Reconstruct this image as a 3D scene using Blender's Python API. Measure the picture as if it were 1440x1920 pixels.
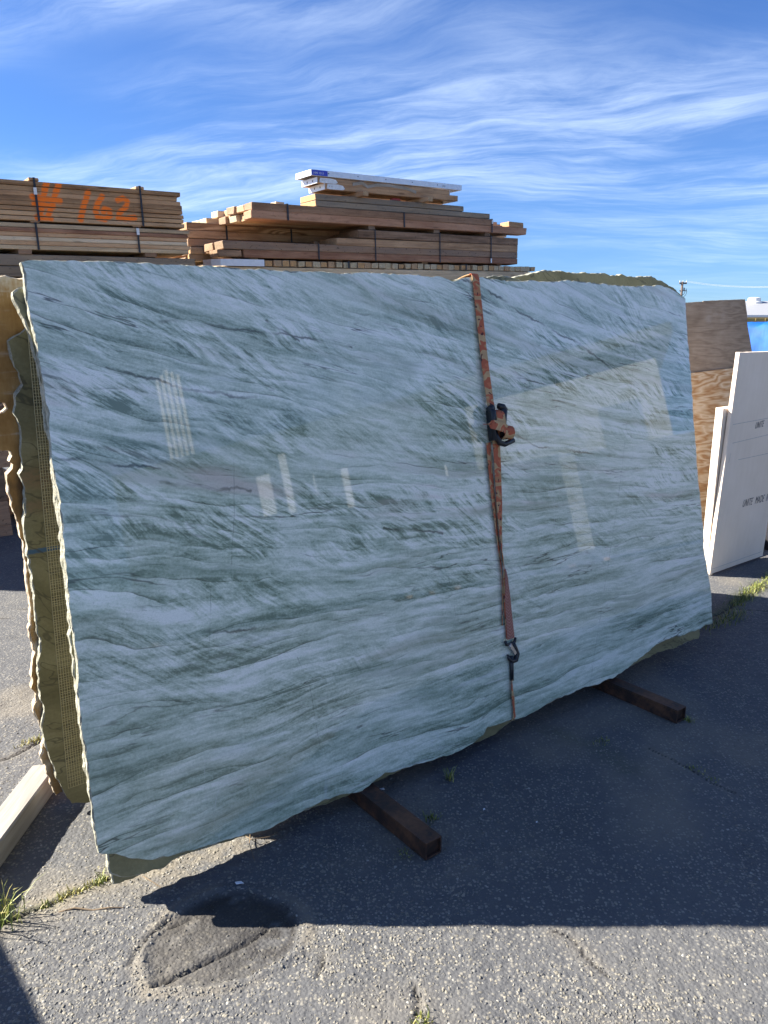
import bpy, math, random
import numpy as np
from mathutils import Matrix, Vector

random.seed(7)
rng = np.random.default_rng(11)
scene = bpy.context.scene
for o in list(bpy.data.objects):
    bpy.data.objects.remove(o)
COL = scene.collection

# ------------------------------------------------------------------ camera
PITCH = math.radians(13.0)
CAMH = 1.6
FPX = 1440.0
cam_d = bpy.data.cameras.new('camera')
cam = bpy.data.objects.new('camera', cam_d)
COL.objects.link(cam)
cam.location = (0, 0, CAMH)
cam.rotation_euler = (math.radians(90) - PITCH, 0, 0)
cam_d.sensor_fit = 'HORIZONTAL'
cam_d.sensor_width = 36.0
cam_d.lens = 36.0
cam_d.clip_start = 0.05
cam_d.clip_end = 6000
scene.camera = cam
scene.render.resolution_x = 768
scene.render.resolution_y = 1024
scene.cycles.max_bounces = 5
scene.cycles.diffuse_bounces = 3
scene.cycles.glossy_bounces = 3
scene.cycles.transmission_bounces = 2

# ------------------------------------------------------------------ exposure
vs = scene.view_settings
vs.view_transform = 'Standard'
vs.look = 'None'
vs.gamma = 1.0
vs.use_curve_mapping = False
vs.exposure = 2.36

# ------------------------------------------------------------------ sun: shadow of a 1 m post falls (1.31, -0.162) m
SH = Vector((1.54, -0.163, -1.0))
SUN_EL = math.atan2(1.0, math.hypot(SH.x, SH.y))
SUN_ROT = math.atan2(-SH.x, -SH.y)
sun_d = bpy.data.lights.new('sun', 'SUN')
sun_d.energy = 3.5
sun_d.angle = math.radians(0.53)
sun_d.color = (1.0, 0.93, 0.82)
sun = bpy.data.objects.new('sun', sun_d)
COL.objects.link(sun)
sun.rotation_euler = SH.to_track_quat('-Z', 'Y').to_euler()
sun.location = (-20, 4, 20)


# ------------------------------------------------------------------ node expression helper
class X:
    """a socket with arithmetic"""
    def __init__(self, t, s):
        self.t = t
        self.s = s

    def _m(self, op, *a, clamp=False):
        n = self.t.nodes.new('ShaderNodeMath')
        n.operation = op
        n.use_clamp = clamp
        for i, v in enumerate((self,) + a):
            if isinstance(v, X):
                self.t.links.new(v.s, n.inputs[i])
            else:
                n.inputs[i].default_value = v
        return X(self.t, n.outputs[0])

    def __add__(self, o): return self._m('ADD', o)
    __radd__ = __add__
    def __mul__(self, o): return self._m('MULTIPLY', o)
    __rmul__ = __mul__
    def __sub__(self, o): return self._m('SUBTRACT', o)
    def __rsub__(self, o): return (self * -1.0) + o
    def __truediv__(self, o): return self._m('DIVIDE', o)
    def abs(self): return self._m('ABSOLUTE')
    def frac(self): return self._m('FRACT')
    def min(self, o): return self._m('MINIMUM', o)
    def max(self, o): return self._m('MAXIMUM', o)
    def pow(self, o): return self._m('POWER', o)
    def sqrt(self): return self._m('SQRT')
    def sin(self): return self._m('SINE')
    def clamp(self): return self._m('ADD', 0.0, clamp=True)
    def step(self, a, b):
        """smoothstep from a to b (either order)"""
        n = self.t.nodes.new('ShaderNodeMapRange')
        n.interpolation_type = 'SMOOTHSTEP'
        self.t.links.new(self.s, n.inputs['Value'])
        flip = a > b
        n.inputs['From Min'].default_value = min(a, b)
        n.inputs['From Max'].default_value = max(a, b)
        n.inputs['To Min'].default_value = 1.0 if flip else 0.0
        n.inputs['To Max'].default_value = 0.0 if flip else 1.0
        return X(self.t, n.outputs['Result'])


class NT:
    def __init__(self, tree):
        self.t = tree

    def node(self, kind, **kw):
        n = self.t.nodes.new(kind)
        for k, v in kw.items():
            setattr(n, k, v)
        return n

    def put(self, sock, v):
        if isinstance(v, X):
            self.t.links.new(v.s, sock)
        elif isinstance(v, (tuple, list)) and len(v) == 3 and sock.type == 'RGBA':
            sock.default_value = (*v, 1.0)
        else:
            sock.default_value = v

    def coord(self, kind='Object', obj=None):
        n = self.node('ShaderNodeTexCoord')
        if obj:
            n.object = obj
        return X(self.t, n.outputs[kind])

    def position(self):
        return X(self.t, self.node('ShaderNodeNewGeometry').outputs['Position'])

    def normal(self):
        return X(self.t, self.node('ShaderNodeNewGeometry').outputs['True Normal'])

    def sep(self, v):
        n = self.node('ShaderNodeSeparateXYZ')
        self.t.links.new(v.s, n.inputs[0])
        return [X(self.t, n.outputs[i]) for i in range(3)]

    def vec(self, x, y, z=0.0):
        n = self.node('ShaderNodeCombineXYZ')
        for i, v in enumerate((x, y, z)):
            self.put(n.inputs[i], v)
        return X(self.t, n.outputs[0])

    def noise(self, v, scale=1.0, detail=3.0, rough=0.5, dist=0.0):
        n = self.node('ShaderNodeTexNoise')
        self.t.links.new(v.s, n.inputs['Vector'])
        n.inputs['Scale'].default_value = scale
        n.inputs['Detail'].default_value = detail
        n.inputs['Roughness'].default_value = rough
        n.inputs['Distortion'].default_value = dist
        return X(self.t, n.outputs['Fac'])

    def voronoi(self, v, scale, feature='F1', out='Distance', rand=1.0):
        n = self.node('ShaderNodeTexVoronoi', feature=feature)
        self.t.links.new(v.s, n.inputs['Vector'])
        n.inputs['Scale'].default_value = scale
        n.inputs['Randomness'].default_value = rand
        return X(self.t, n.outputs[out])

    def ramp(self, f, stops, interp='LINEAR'):
        n = self.node('ShaderNodeValToRGB')
        n.color_ramp.interpolation = interp
        el = n.color_ramp.elements
        while len(el) < len(stops):
            el.new(0.5)
        for e, (p, c) in zip(el, stops):
            e.position = p
            e.color = (*c, 1.0)
        self.t.links.new(f.s, n.inputs[0])
        return X(self.t, n.outputs['Color'])

    def mix(self, f, a, b, mode='MIX'):
        n = self.node('ShaderNodeMix', data_type='RGBA', blend_type=mode)
        self.put(n.inputs[0], f)
        self.put(n.inputs[6], a)
        self.put(n.inputs[7], b)
        return X(self.t, n.outputs[2])

    def attr(self, name, out='Fac', kind='GEOMETRY'):
        n = self.node('ShaderNodeAttribute', attribute_name=name, attribute_type=kind)
        return X(self.t, n.outputs[out])

    def rand(self):
        return X(self.t, self.node('ShaderNodeObjectInfo').outputs['Random'])

    def bump(self, h, strength=0.3, dist=0.01):
        n = self.node('ShaderNodeBump')
        n.inputs['Strength'].default_value = strength
        n.inputs['Distance'].default_value = dist
        self.t.links.new(h.s, n.inputs['Height'])
        return X(self.t, n.outputs[0])

    def seg(self, x, y, p, q):
        """distance from (x, y) to the segment p-q"""
        dx, dy = q[0] - p[0], q[1] - p[1]
        L2 = max(dx * dx + dy * dy, 1e-9)
        t = ((x * (dx / L2)) + (y * (dy / L2)) - ((p[0] * dx + p[1] * dy) / L2)).clamp()
        ex = x - (t * dx + p[0])
        ey = y - (t * dy + p[1])
        return (ex * ex + ey * ey).sqrt()


def material(name, fn):
    m = bpy.data.materials.new(name)
    m.use_nodes = True
    t = m.node_tree
    bsdf = t.nodes['Principled BSDF']
    n = NT(t)
    for k, v in fn(n).items():
        n.put(bsdf.inputs[k], v)
    return m


def plain(name, col, rough=0.6, metal=0.0, spec=0.5, var=0.12, scale=30.0):
    def fn(n):
        c = n.coord('Object')
        f = n.noise(c, scale, 4, 0.6)
        lo = tuple(v * (1 - var) for v in col)
        hi = tuple(min(v * (1 + var), 1.0) for v in col)
        return {'Base Color': n.ramp(f, [(0.3, lo), (0.7, hi)]), 'Roughness': n.noise(c, scale * .4, 3) * 0.25 + (rough - 0.12),
                'Metallic': metal, 'Specular IOR Level': spec}
    return material(name, fn)


# ------------------------------------------------------------------ world: clear sky with thin cirrus
world = bpy.data.worlds.new('World')
scene.world = world
world.use_nodes = True
wt = world.node_tree
wn = NT(wt)
bg = wt.nodes['Background']
sky = wn.node('ShaderNodeTexSky', sky_type='NISHITA')
sky.sun_disc = False
sky.sun_elevation = SUN_EL
sky.sun_rotation = SUN_ROT
sky.altitude = 30
sky.air_density = 1.0
sky.dust_density = 0.15
sky.ozone_density = 4.0
SKY_STRENGTH = 0.058
gx, gy, gz = wn.sep(wn.coord('Generated'))
zz = gz.max(0.0) + 0.16
cu, cv = gx / zz, gy / zz
# cirrus streaks run roughly left-right, rising a little to the right
a = math.radians(-14)
ru = cu * math.cos(a) + cv * math.sin(a)
rv = cv * math.cos(a) - cu * math.sin(a)
wv = wn.noise(wn.vec(ru * 0.9, rv * 0.9, 3.0), 1.0, 3, 0.5)
rv2 = rv + (wv - 0.5) * 0.7
streak = wn.noise(wn.vec(ru * 0.8, rv2 * 3.2, 23.0), 1.0, 9, 0.66, 0.35)
fine = wn.noise(wn.vec(ru * 3.0, rv2 * 13.0, 5.1), 1.0, 6, 0.65, 0.5)
patch = wn.noise(wn.vec(ru * 0.45 + 21.0, rv * 0.81 + 14.2, 8.2), 1.0, 3, 0.5)
mask = (streak * 0.72 + fine * 0.28).step(0.39, 0.74) * patch.step(0.36, 0.60)
veil = patch.step(0.3, 0.75) * 0.06
mask = ((mask * 0.60 + veil) * gz.step(0.0, 0.12)).clamp()
skyc = X(wt, sky.outputs[0])
tint = wn.mix(1.0, skyc, (0.270, 0.385, 0.585), 'MULTIPLY')
cloudc = wn.mix(mask, tint, (4.4, 5.1, 5.9))
wt.links.new(cloudc.s, bg.inputs['Color'])
bg.inputs['Strength'].default_value = SKY_STRENGTH

# ------------------------------------------------------------------ geometry of the view (photo pixels -> directions)
SP, CP = math.sin(PITCH), math.cos(PITCH)
CAM = np.array([0.0, 0.0, CAMH])


def ray(px, py):
    u, v = (px - 720) / FPX, (py - 960) / FPX
    return np.array([u, CP - v * SP, -SP - v * CP])


def onz(px, py, z=0.0):
    r = ray(px, py)
    return CAM + r * ((z - CAMH) / r[2])


def onplane(px, py, p, n):
    r = ray(px, py)
    return CAM + r * (np.dot(p - CAM, n) / np.dot(r, n))


def at(px, py, t):
    return CAM + ray(px, py) * t


# ------------------------------------------------------------------ object helpers
def link(o, parent=None):
    COL.objects.link(o)
    if parent is not None:
        o.parent = parent
    return o


def mesh_obj(name, verts, faces, mats, parent=None, smooth=False, matidx=None, uvs=None):
    me = bpy.data.meshes.new(name)
    me.from_pydata([tuple(map(float, v)) for v in verts], [], [tuple(f) for f in faces])
    if not isinstance(mats, (list, tuple)):
        mats = [mats]
    for m in mats:
        me.materials.append(m)
    if matidx is not None:
        me.polygons.foreach_set('material_index', matidx)
    if smooth:
        me.polygons.foreach_set('use_smooth', [True] * len(me.polygons))
    if uvs is not None:
        ul = me.uv_layers.new(name='UVMap')
        li = np.empty(len(me.loops), dtype=np.int32)
        me.loops.foreach_get('vertex_index', li)
        ul.data.foreach_set('uv', np.asarray(uvs, dtype=np.float32)[li].ravel())
    me.update()
    return link(bpy.data.objects.new(name, me), parent)


def tag(o, label=None, cat=None, group=None, kind=None):
    for k, v in (('label', label), ('category', cat), ('group', group), ('kind', kind)):
        if v:
            o[k] = v
    return o


def empty(name, M, label, cat, group=None):
    o = bpy.data.objects.new(name, None)
    o.empty_display_size = 0.1
    COL.objects.link(o)
    o.matrix_world = M
    return tag(o, label, cat, group)


def frame(o, ex, ey, ez):
    M = Matrix.Identity(4)
    for i, e in enumerate((ex, ey, ez)):
        for j in range(3):
            M[j][i] = float(e[j])
    for j in range(3):
        M[j][3] = float(o[j])
    return M


class MB:
    """collects several solids into one mesh"""
    def __init__(self):
        self.v, self.f = [], []

    def add(self, v, f):
        b = len(self.v)
        self.v += [tuple(map(float, q)) for q in v]
        self.f += [tuple(i + b for i in q) for q in f]
        return self

    def box(self, lo, hi, bev=0.0, jit=0.0, M=None):
        v, f = chamfer_box(lo, hi, bev, jit)
        if M is not None:
            v = [tuple(M @ Vector(q)) for q in v]
        return self.add(v, f)

    def tube(self, pts, rad, seg=8, caps=True):
        v, f = tube(pts, rad, seg, caps)
        return self.add(v, f)

    def build(self, name, mat, parent=None, smooth=False):
        return mesh_obj(name, self.v, self.f, mat, parent, smooth)


CORN = [(sx, sy, sz) for sx in (-1, 1) for sy in (-1, 1) for sz in (-1, 1)]


def _tmpl():
    faces = []
    ci = {c: i for i, c in enumerate(CORN)}
    for ax in range(3):
        o1, o2 = (ax + 1) % 3, (ax + 2) % 3
        for s in (-1, 1):
            q = []
            for a_, b_ in ((-1, -1), (1, -1), (1, 1), (-1, 1)):
                c = [0, 0, 0]
                c[ax], c[o1], c[o2] = s, a_, b_
                q.append(ci[tuple(c)] * 3 + ax)
            faces.append(q if s > 0 else q[::-1])
    for ax in range(3):          # edges parallel to ax
        o1, o2 = (ax + 1) % 3, (ax + 2) % 3
        for a_ in (-1, 1):
            for b_ in (-1, 1):
                c0, c1 = [0, 0, 0], [0, 0, 0]
                c0[ax], c1[ax] = -1, 1
                c0[o1] = c1[o1] = a_
                c0[o2] = c1[o2] = b_
                i0, i1 = ci[tuple(c0)], ci[tuple(c1)]
                q = [i0 * 3 + o1, i1 * 3 + o1, i1 * 3 + o2, i0 * 3 + o2]
                faces.append(q if a_ * b_ < 0 else q[::-1])
    for c, i in ci.items():
        q = [i * 3, i * 3 + 1, i * 3 + 2]
        faces.append(q if c[0] * c[1] * c[2] > 0 else q[::-1])
    return faces


TMPL = _tmpl()
BOXF = [(0, 1, 3, 2), (4, 6, 7, 5), (0, 4, 5, 1), (2, 3, 7, 6), (0, 2, 6, 4), (1, 5, 7, 3)]


def chamfer_box(lo, hi, bev=0.0, jit=0.0):
    c = [(l + h) / 2 for l, h in zip(lo, hi)]
    hf = [(h - l) / 2 for l, h in zip(lo, hi)]
    v = []
    if bev <= 0:
        for s in CORN:
            v.append(tuple(c[i] + s[i] * hf[i] for i in range(3)))
        return v, BOXF
    for s in CORN:
        jx = [random.uniform(-jit, jit) for _ in range(3)]
        for ax in range(3):
            v.append(tuple(c[i] + s[i] * (hf[i] - (0 if i == ax else bev)) + jx[i] for i in range(3)))
    return v, TMPL


def tube(pts, rad, seg=8, caps=True):
    pts = [Vector(p) for p in pts]
    n = len(pts)
    rads = rad if isinstance(rad, (list, tuple)) else [rad] * n
    v, f = [], []
    up = None
    for i, p in enumerate(pts):
        t = (pts[min(i + 1, n - 1)] - pts[max(i - 1, 0)]).normalized()
        if up is None:
            up = t.orthogonal().normalized()
        up = (up - t * up.dot(t)).normalized()
        w = t.cross(up)
        for k in range(seg):
            a_ = 2 * math.pi * k / seg
            v.append(p + (up * math.cos(a_) + w * math.sin(a_)) * rads[i])
    for i in range(n - 1):
        for k in range(seg):
            k2 = (k + 1) % seg
            f.append((i * seg + k, i * seg + k2, (i + 1) * seg + k2, (i + 1) * seg + k))
    if caps:
        f.append(tuple(range(seg))[::-1])
        f.append(tuple((n - 1) * seg + k for k in range(seg)))
    return v, f


def text_mesh(name, txt, size, mat, M, parent=None, extrude=0.0004, shear=0.0, spacing=1.0):
    cu_ = bpy.data.curves.new(name, 'FONT')
    cu_.body = txt
    cu_.size = size
    cu_.extrude = extrude
    cu_.shear = shear
    cu_.space_character = spacing
    cu_.resolution_u = 3
    tmp = bpy.data.objects.new('tmp_text', cu_)
    COL.objects.link(tmp)
    bpy.context.view_layer.update()
    dg = bpy.context.evaluated_depsgraph_get()
    me = bpy.data.meshes.new_from_object(tmp.evaluated_get(dg))
    bpy.data.objects.remove(tmp)
    me.name = name
    me.materials.clear()
    me.materials.append(mat)
    o = link(bpy.data.objects.new(name, me), parent)
    o.matrix_local = M
    return o


# value noise in numpy (for meshes)
def vnoise2(x, y, seed=0):
    r = np.random.default_rng(seed)
    tab = r.random((256, 256))
    xi, yi = np.floor(x).astype(int), np.floor(y).astype(int)
    fx, fy = x - xi, y - yi
    fx, fy = fx * fx * (3 - 2 * fx), fy * fy * (3 - 2 * fy)
    g = lambda i, j: tab[i & 255, j & 255]
    return (g(xi, yi) * (1 - fx) + g(xi + 1, yi) * fx) * (1 - fy) + (g(xi, yi + 1) * (1 - fx) + g(xi + 1, yi + 1) * fx) * fy


def fbm2(x, y, seed=0, oct=4, gain=0.5):
    s, a_, tot = 0, 1.0, 0
    for i in range(oct):
        s = s + a_ * vnoise2(x * 2 ** i, y * 2 ** i, seed + i)
        tot += a_
        a_ *= gain
    return s / tot


# ================================================================== MATERIALS
def m_asphalt(n):
    p = n.position()
    x, y, z = n.sep(p)
    big = n.noise(p, 1.3, 6, 0.65)
    mid = n.noise(p, 11.0, 6, 0.7)
    oil = n.noise(p, 2.6, 5, 0.6).step(0.60, 0.74)
    dust = n.noise(p, 1.9, 6, 0.7).step(0.52, 0.70)
    grit = n.noise(p, 190.0, 3, 0.7)
    cell = n.voronoi(p, 95.0, 'F1', 'Distance')
    cellc = n.node('ShaderNodeTexVoronoi')
    n.t.links.new(p.s, cellc.inputs['Vector'])
    cellc.inputs['Scale'].default_value = 95.0
    cr = n.sep(X(n.t, cellc.outputs['Color']))[0]
    chip = (cr.step(0.55, 0.72) * cell.step(0.48, 0.36))
    col = n.ramp(mid * 0.5 + big * 0.5, [(0.3, (0.074, 0.077, 0.083)), (0.52, (0.102, 0.104, 0.108)), (0.75, (0.140, 0.139, 0.134))])
    col = n.mix(grit.step(0.40, 0.78) * 0.45, col, (0.060, 0.062, 0.066))
    col = n.mix(chip * 0.75, col, n.ramp(cr, [(0.6, (0.16, 0.155, 0.14)), (1.0, (0.30, 0.28, 0.235))]))
    col = n.mix(oil * 0.45, col, (0.045, 0.044, 0.045))
    col = n.mix(dust * grit.step(0.3, 0.7) * 0.35, col, (0.20, 0.19, 0.165))
    dirt = n.attr('dirt')
    col = n.mix(dirt * (grit * 0.6 + 0.5), col, (0.235, 0.205, 0.155))
    stain = n.attr('stain')
    col = n.mix(stain, col, (0.026, 0.023, 0.021))
    moss = n.attr('moss')
    col = n.mix(moss * grit.step(0.3, 0.6), col, (0.060, 0.075, 0.022))
    crack = n.attr('crack')
    col = n.mix(crack, col, (0.017, 0.016, 0.016))
    h = grit * 0.5 + (1.0 - cell) * 0.7
    return {'Base Color': col, 'Roughness': 0.82 - stain * 0.2, 'Specular IOR Level': 0.35, 'Normal': n.bump(h, 0.55, 0.006)}


M_ASPHALT = material('asphalt', m_asphalt)


def m_chip(n):
    c = n.attr('chip_col', 'Color')
    f = n.noise(n.position(), 400, 3)
    return {'Base Color': n.mix(f * 0.5, c, (0.12, 0.115, 0.1)), 'Roughness': 0.75, 'Specular IOR Level': 0.4}


M_CHIP = material('aggregate', m_chip)


# ---- wood
def wood(name, c_lo, c_mid, c_hi, grain=1.0, knots=0.5, gray=0.0, spots=0.0, paint=None, cathedral=0.0, endcol=None):
    def fn(n):
        r = n.rand()
        oc = n.coord('Object')
        x, y, z = n.sep(oc)
        off = r * 37.0
        x1, y1, z1 = x + off, y + off * 0.7, z + off * 1.3
        warp = n.noise(n.vec(x1 * 1.3, y1 * 6.0, z1 * 6.0), 1.0, 2, 0.5)
        yy, zz_ = y1 + (warp - 0.5) * 0.05, z1 + (warp - 0.5) * 0.06
        g1 = n.noise(n.vec(x1 * 1.6, yy * 38.0, zz_ * 38.0), 1.0, 5, 0.6)
        g2 = n.noise(n.vec(x1 * 5.0, yy * 150.0, zz_ * 150.0), 1.0, 3, 0.6)
        blot = n.noise(n.vec(x1 * 2.2, y1 * 7.0, z1 * 7.0), 1.0, 4, 0.6)
        f = (g1 * 0.62 + g2 * 0.25 + blot * 0.55 + (r - 0.5) * 0.46 - 0.21)
        if cathedral:
            cth = n.noise(n.vec(x1 * 0.9, y1 * 5.0, z1 * 5.5), 1.0, 1.5, 0.45)
            rings = ((cth * 17.0).frac() - 0.5).abs() * 2.0
            f = f * (1 - cathedral) + (rings.step(0.1, 0.9) * 0.75 + 0.1) * cathedral
        col = n.ramp(f, [(0.18, c_lo), (0.48, c_mid), (0.8, c_hi)])
        tone = (r * 7.31).frac()
        wet = n.noise(n.vec(x1 * 3.0, y1 * 3.0, z1 * 14.0), 1.0, 5, 0.65)
        col = n.mix(wet.step(0.52, 0.70) * 0.45, col, (c_lo[0] * 0.8, c_lo[1] * 0.85, c_lo[2] * 0.95))
        col = n.mix((tone - 0.62).max(0.0) * 0.9, col, (c_mid[0] * 0.95, c_mid[1] * 0.74, c_mid[2] * 0.62))
        if gray:
            col = n.mix(blot.step(0.35, 0.65) * gray, col, (0.105, 0.100, 0.092))
        if knots:
            kn = n.voronoi(n.vec(x1 * 2.4, y1 * 11.0, z1 * 11.0), 1.0)
            kd = n.voronoi(n.vec(x1 * 2.4, y1 * 11.0, z1 * 11.0), 1.0, 'F1', 'Color')
            col = n.mix(kn.step(0.16, 0.05) * n.sep(kd)[0].step(0.45, 0.6) * knots, col, (0.045, 0.027, 0.015))
        if spots:
            sp = n.noise(n.vec(x1 * 26.0, y1 * 40.0, z1 * 40.0), 1.0, 3, 0.7)
            col = n.mix(sp.step(0.60, 0.68) * spots, col, (0.022, 0.018, 0.015))
        # end grain: faces square to the length
        nx = n.sep(n.coord('Normal'))[0].abs().step(0.7, 0.9)
        eg = n.noise(n.vec(y1 * 55.0, z1 * 55.0, x1 * 3.0), 1.0, 4, 0.6)
        ec = endcol or (c_mid[0] * 0.92, c_mid[1] * 0.98, c_mid[2] * 0.98)
        col = n.mix(nx, col, n.ramp(eg, [(0.35, tuple(v * 0.7 for v in ec)), (0.65, ec)]))
        if paint:
            pobj, segs, wdt, pc = paint
            px, py, pz = n.sep(n.coord('Object', pobj))
            wob = n.noise(n.vec(px * 14.0, pz * 14.0, 0.0), 1.0, 3, 0.6)
            d = None
            for s in segs:
                e = n.seg(px, pz, s[0], s[1])
                d = e if d is None else d.min(e)
            d = d + (wob - 0.5) * 0.022
            spray = n.noise(n.vec(px * 160.0, pz * 160.0, 0.0), 1.0, 2, 0.7)
            msk = (d + (spray - 0.5) * 0.016).step(wdt + 0.011, wdt - 0.007)
            ny = n.sep(n.coord('Normal'))[1].step(-0.6, -0.9)
            col = n.mix(msk * ny * (g2 * 0.3 + 0.85), col, pc)
        h = g1 * 0.6 + g2 * 0.5
        return {'Base Color': col, 'Roughness': 0.8, 'Specular IOR Level': 0.25, 'Normal': n.bump(h, 0.35 * grain, 0.004)}
    return material(name, fn)


W_TAN = wood('timber_tan', (0.256, 0.142, 0.073), (0.537, 0.338, 0.192), (0.689, 0.484, 0.291), spots=0.3)
W_BROWN = wood('timber_brown', (0.147, 0.086, 0.049), (0.384, 0.239, 0.147), (0.564, 0.373, 0.238), spots=0.45)
W_PINK = wood('timber_reddish', (0.226, 0.105, 0.059), (0.473, 0.264, 0.159), (0.632, 0.383, 0.246), spots=0.3)
W_GRAY = wood('timber_weathered', (0.125, 0.095, 0.067), (0.314, 0.241, 0.166), (0.502, 0.392, 0.275), spots=0.4, gray=0.5, endcol=(0.572, 0.345, 0.157))
W_DARK = wood('timber_old_spotted', (0.101, 0.064, 0.043), (0.326, 0.218, 0.140), (0.526, 0.366, 0.242), spots=0.9, gray=0.4)
W_GRAIN = wood('timber_grain', (0.163, 0.085, 0.042), (0.451, 0.276, 0.153), (0.652, 0.436, 0.265), cathedral=0.6, spots=0.2)
W_BEAM = wood('beam_driftwood', (0.22, 0.20, 0.175), (0.36, 0.335, 0.30), (0.48, 0.45, 0.41), knots=0.4)
W_PALE = wood('timber_pale', (0.363, 0.262, 0.162), (0.605, 0.467, 0.297), (0.786, 0.627, 0.432), spots=0.25)

M_BAND = plain('steel_band', (0.022, 0.024, 0.032), 0.45, 0.3)
M_TAGW = plain('white_tag', (0.72, 0.74, 0.75), 0.6)
M_ALU = plain('aluminium', (0.62, 0.65, 0.70), 0.42, 0.35, var=0.06)
M_ALUD = plain('hole_dark', (0.03, 0.03, 0.035), 0.7)
M_BLUE = plain('blue_sticker', (0.03, 0.06, 0.50), 0.5)
M_BLACK = plain('black_rubber', (0.012, 0.013, 0.018), 0.42, var=0.3)
M_STEEL = plain('zinc_latch', (0.50, 0.47, 0.45), 0.35, 0.8)
M_INK = plain('ink', (0.13, 0.12, 0.12), 0.8, var=0.6, scale=160)
M_INKL = plain('pencil_line', (0.48, 0.44, 0.41), 0.8)
M_RED = plain('red_plastic', (0.35, 0.03, 0.02), 0.5)
M_DARKSTEEL = plain('rack_steel', (0.045, 0.04, 0.04), 0.6, 0.3)


def m_rust(n):
    c = n.coord('Object')
    a_ = n.noise(c, 9, 6, 0.65)
    b_ = n.noise(c, 60, 4, 0.6)
    col = n.ramp(a_ * 0.7 + b_ * 0.3, [(0.32, (0.020, 0.017, 0.018)), (0.46, (0.055, 0.031, 0.024)), (0.58, (0.15, 0.07, 0.038)), (0.75, (0.27, 0.135, 0.07))])
    return {'Base Color': col, 'Roughness': a_ * 0.3 + 0.45, 'Metallic': 0.25, 'Normal': n.bump(b_, 0.25, 0.003)}


M_RUST = material('rusty_steel', m_rust)

# ================================================================== SLAB FRAME
TH = math.radians(37.3)
DV = np.array([math.cos(TH), math.sin(TH), 0.0])        # along the slab, to the right
NB = np.array([-math.sin(TH), math.cos(TH), 0.0])       # away from the viewer
Z0 = 0.062                                              # top of the steel tubes
L0 = onz(665, 1490, Z0)


class Plane:
    """a leaning plane; local x along DV, local y up the slab, local z towards the viewer"""
    def __init__(self, origin, lean_deg, dv=DV, nb=NB):
        l = math.radians(lean_deg)
        self.o = np.array(origin, float)
        self.x = dv
        self.y = nb * math.sin(l) + np.array([0, 0, 1.0]) * math.cos(l)
        self.z = np.cross(self.x, self.y)
        self.M = frame(self.o, self.x, self.y, self.z)

    def uv(self, px, py):
        p = onplane(px, py, self.o, self.z) - self.o
        return (float(np.dot(p, self.x)), float(np.dot(p, self.y)))

    def back(self, k):
        q = Plane.__new__(Plane)
        q.__dict__ = dict(self.__dict__)
        q.o = self.o - self.z * k
        q.M = frame(q.o, q.x, q.y, q.z)
        return q

    def at(self, a_, h, o=0.0):
        return self.o + self.x * a_ + self.y * h + self.z * o


PA = Plane(L0, 10.0)


def ragged(poly, step=0.008, amp=0.004, seed=0):
    """closed polygon -> dense outline with a broken edge"""
    pts = []
    r = np.random.default_rng(seed)
    n = len(poly)
    for i in range(n):
        p, q = np.array(poly[i], float), np.array(poly[(i + 1) % n], float)
        m = max(1, int(np.linalg.norm(q - p) / step))
        for k in range(m):
            pts.append(p + (q - p) * k / m)
    pts = np.array(pts)
    nx = np.roll(pts, -1, 0) - np.roll(pts, 1, 0)
    nx /= np.maximum(np.linalg.norm(nx, axis=1, keepdims=True), 1e-9)
    nrm = np.stack([nx[:, 1], -nx[:, 0]], 1)
    s = np.arange(len(pts)) * step
    d = (fbm2(s * 9, s * 0 + seed, seed, 4, 0.6) - 0.5) * 2 * amp * 1.6
    d += (fbm2(s * 45, s * 0 + 3.3, seed + 9, 2) - 0.5) * amp * 1.5
    d -= (np.abs(fbm2(s * 17, s * 0 + 5.1, seed + 19, 3, 0.65) - 0.5) - 0.12) * amp * 4.0
    return pts + nrm * d[:, None], nrm, s


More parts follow.
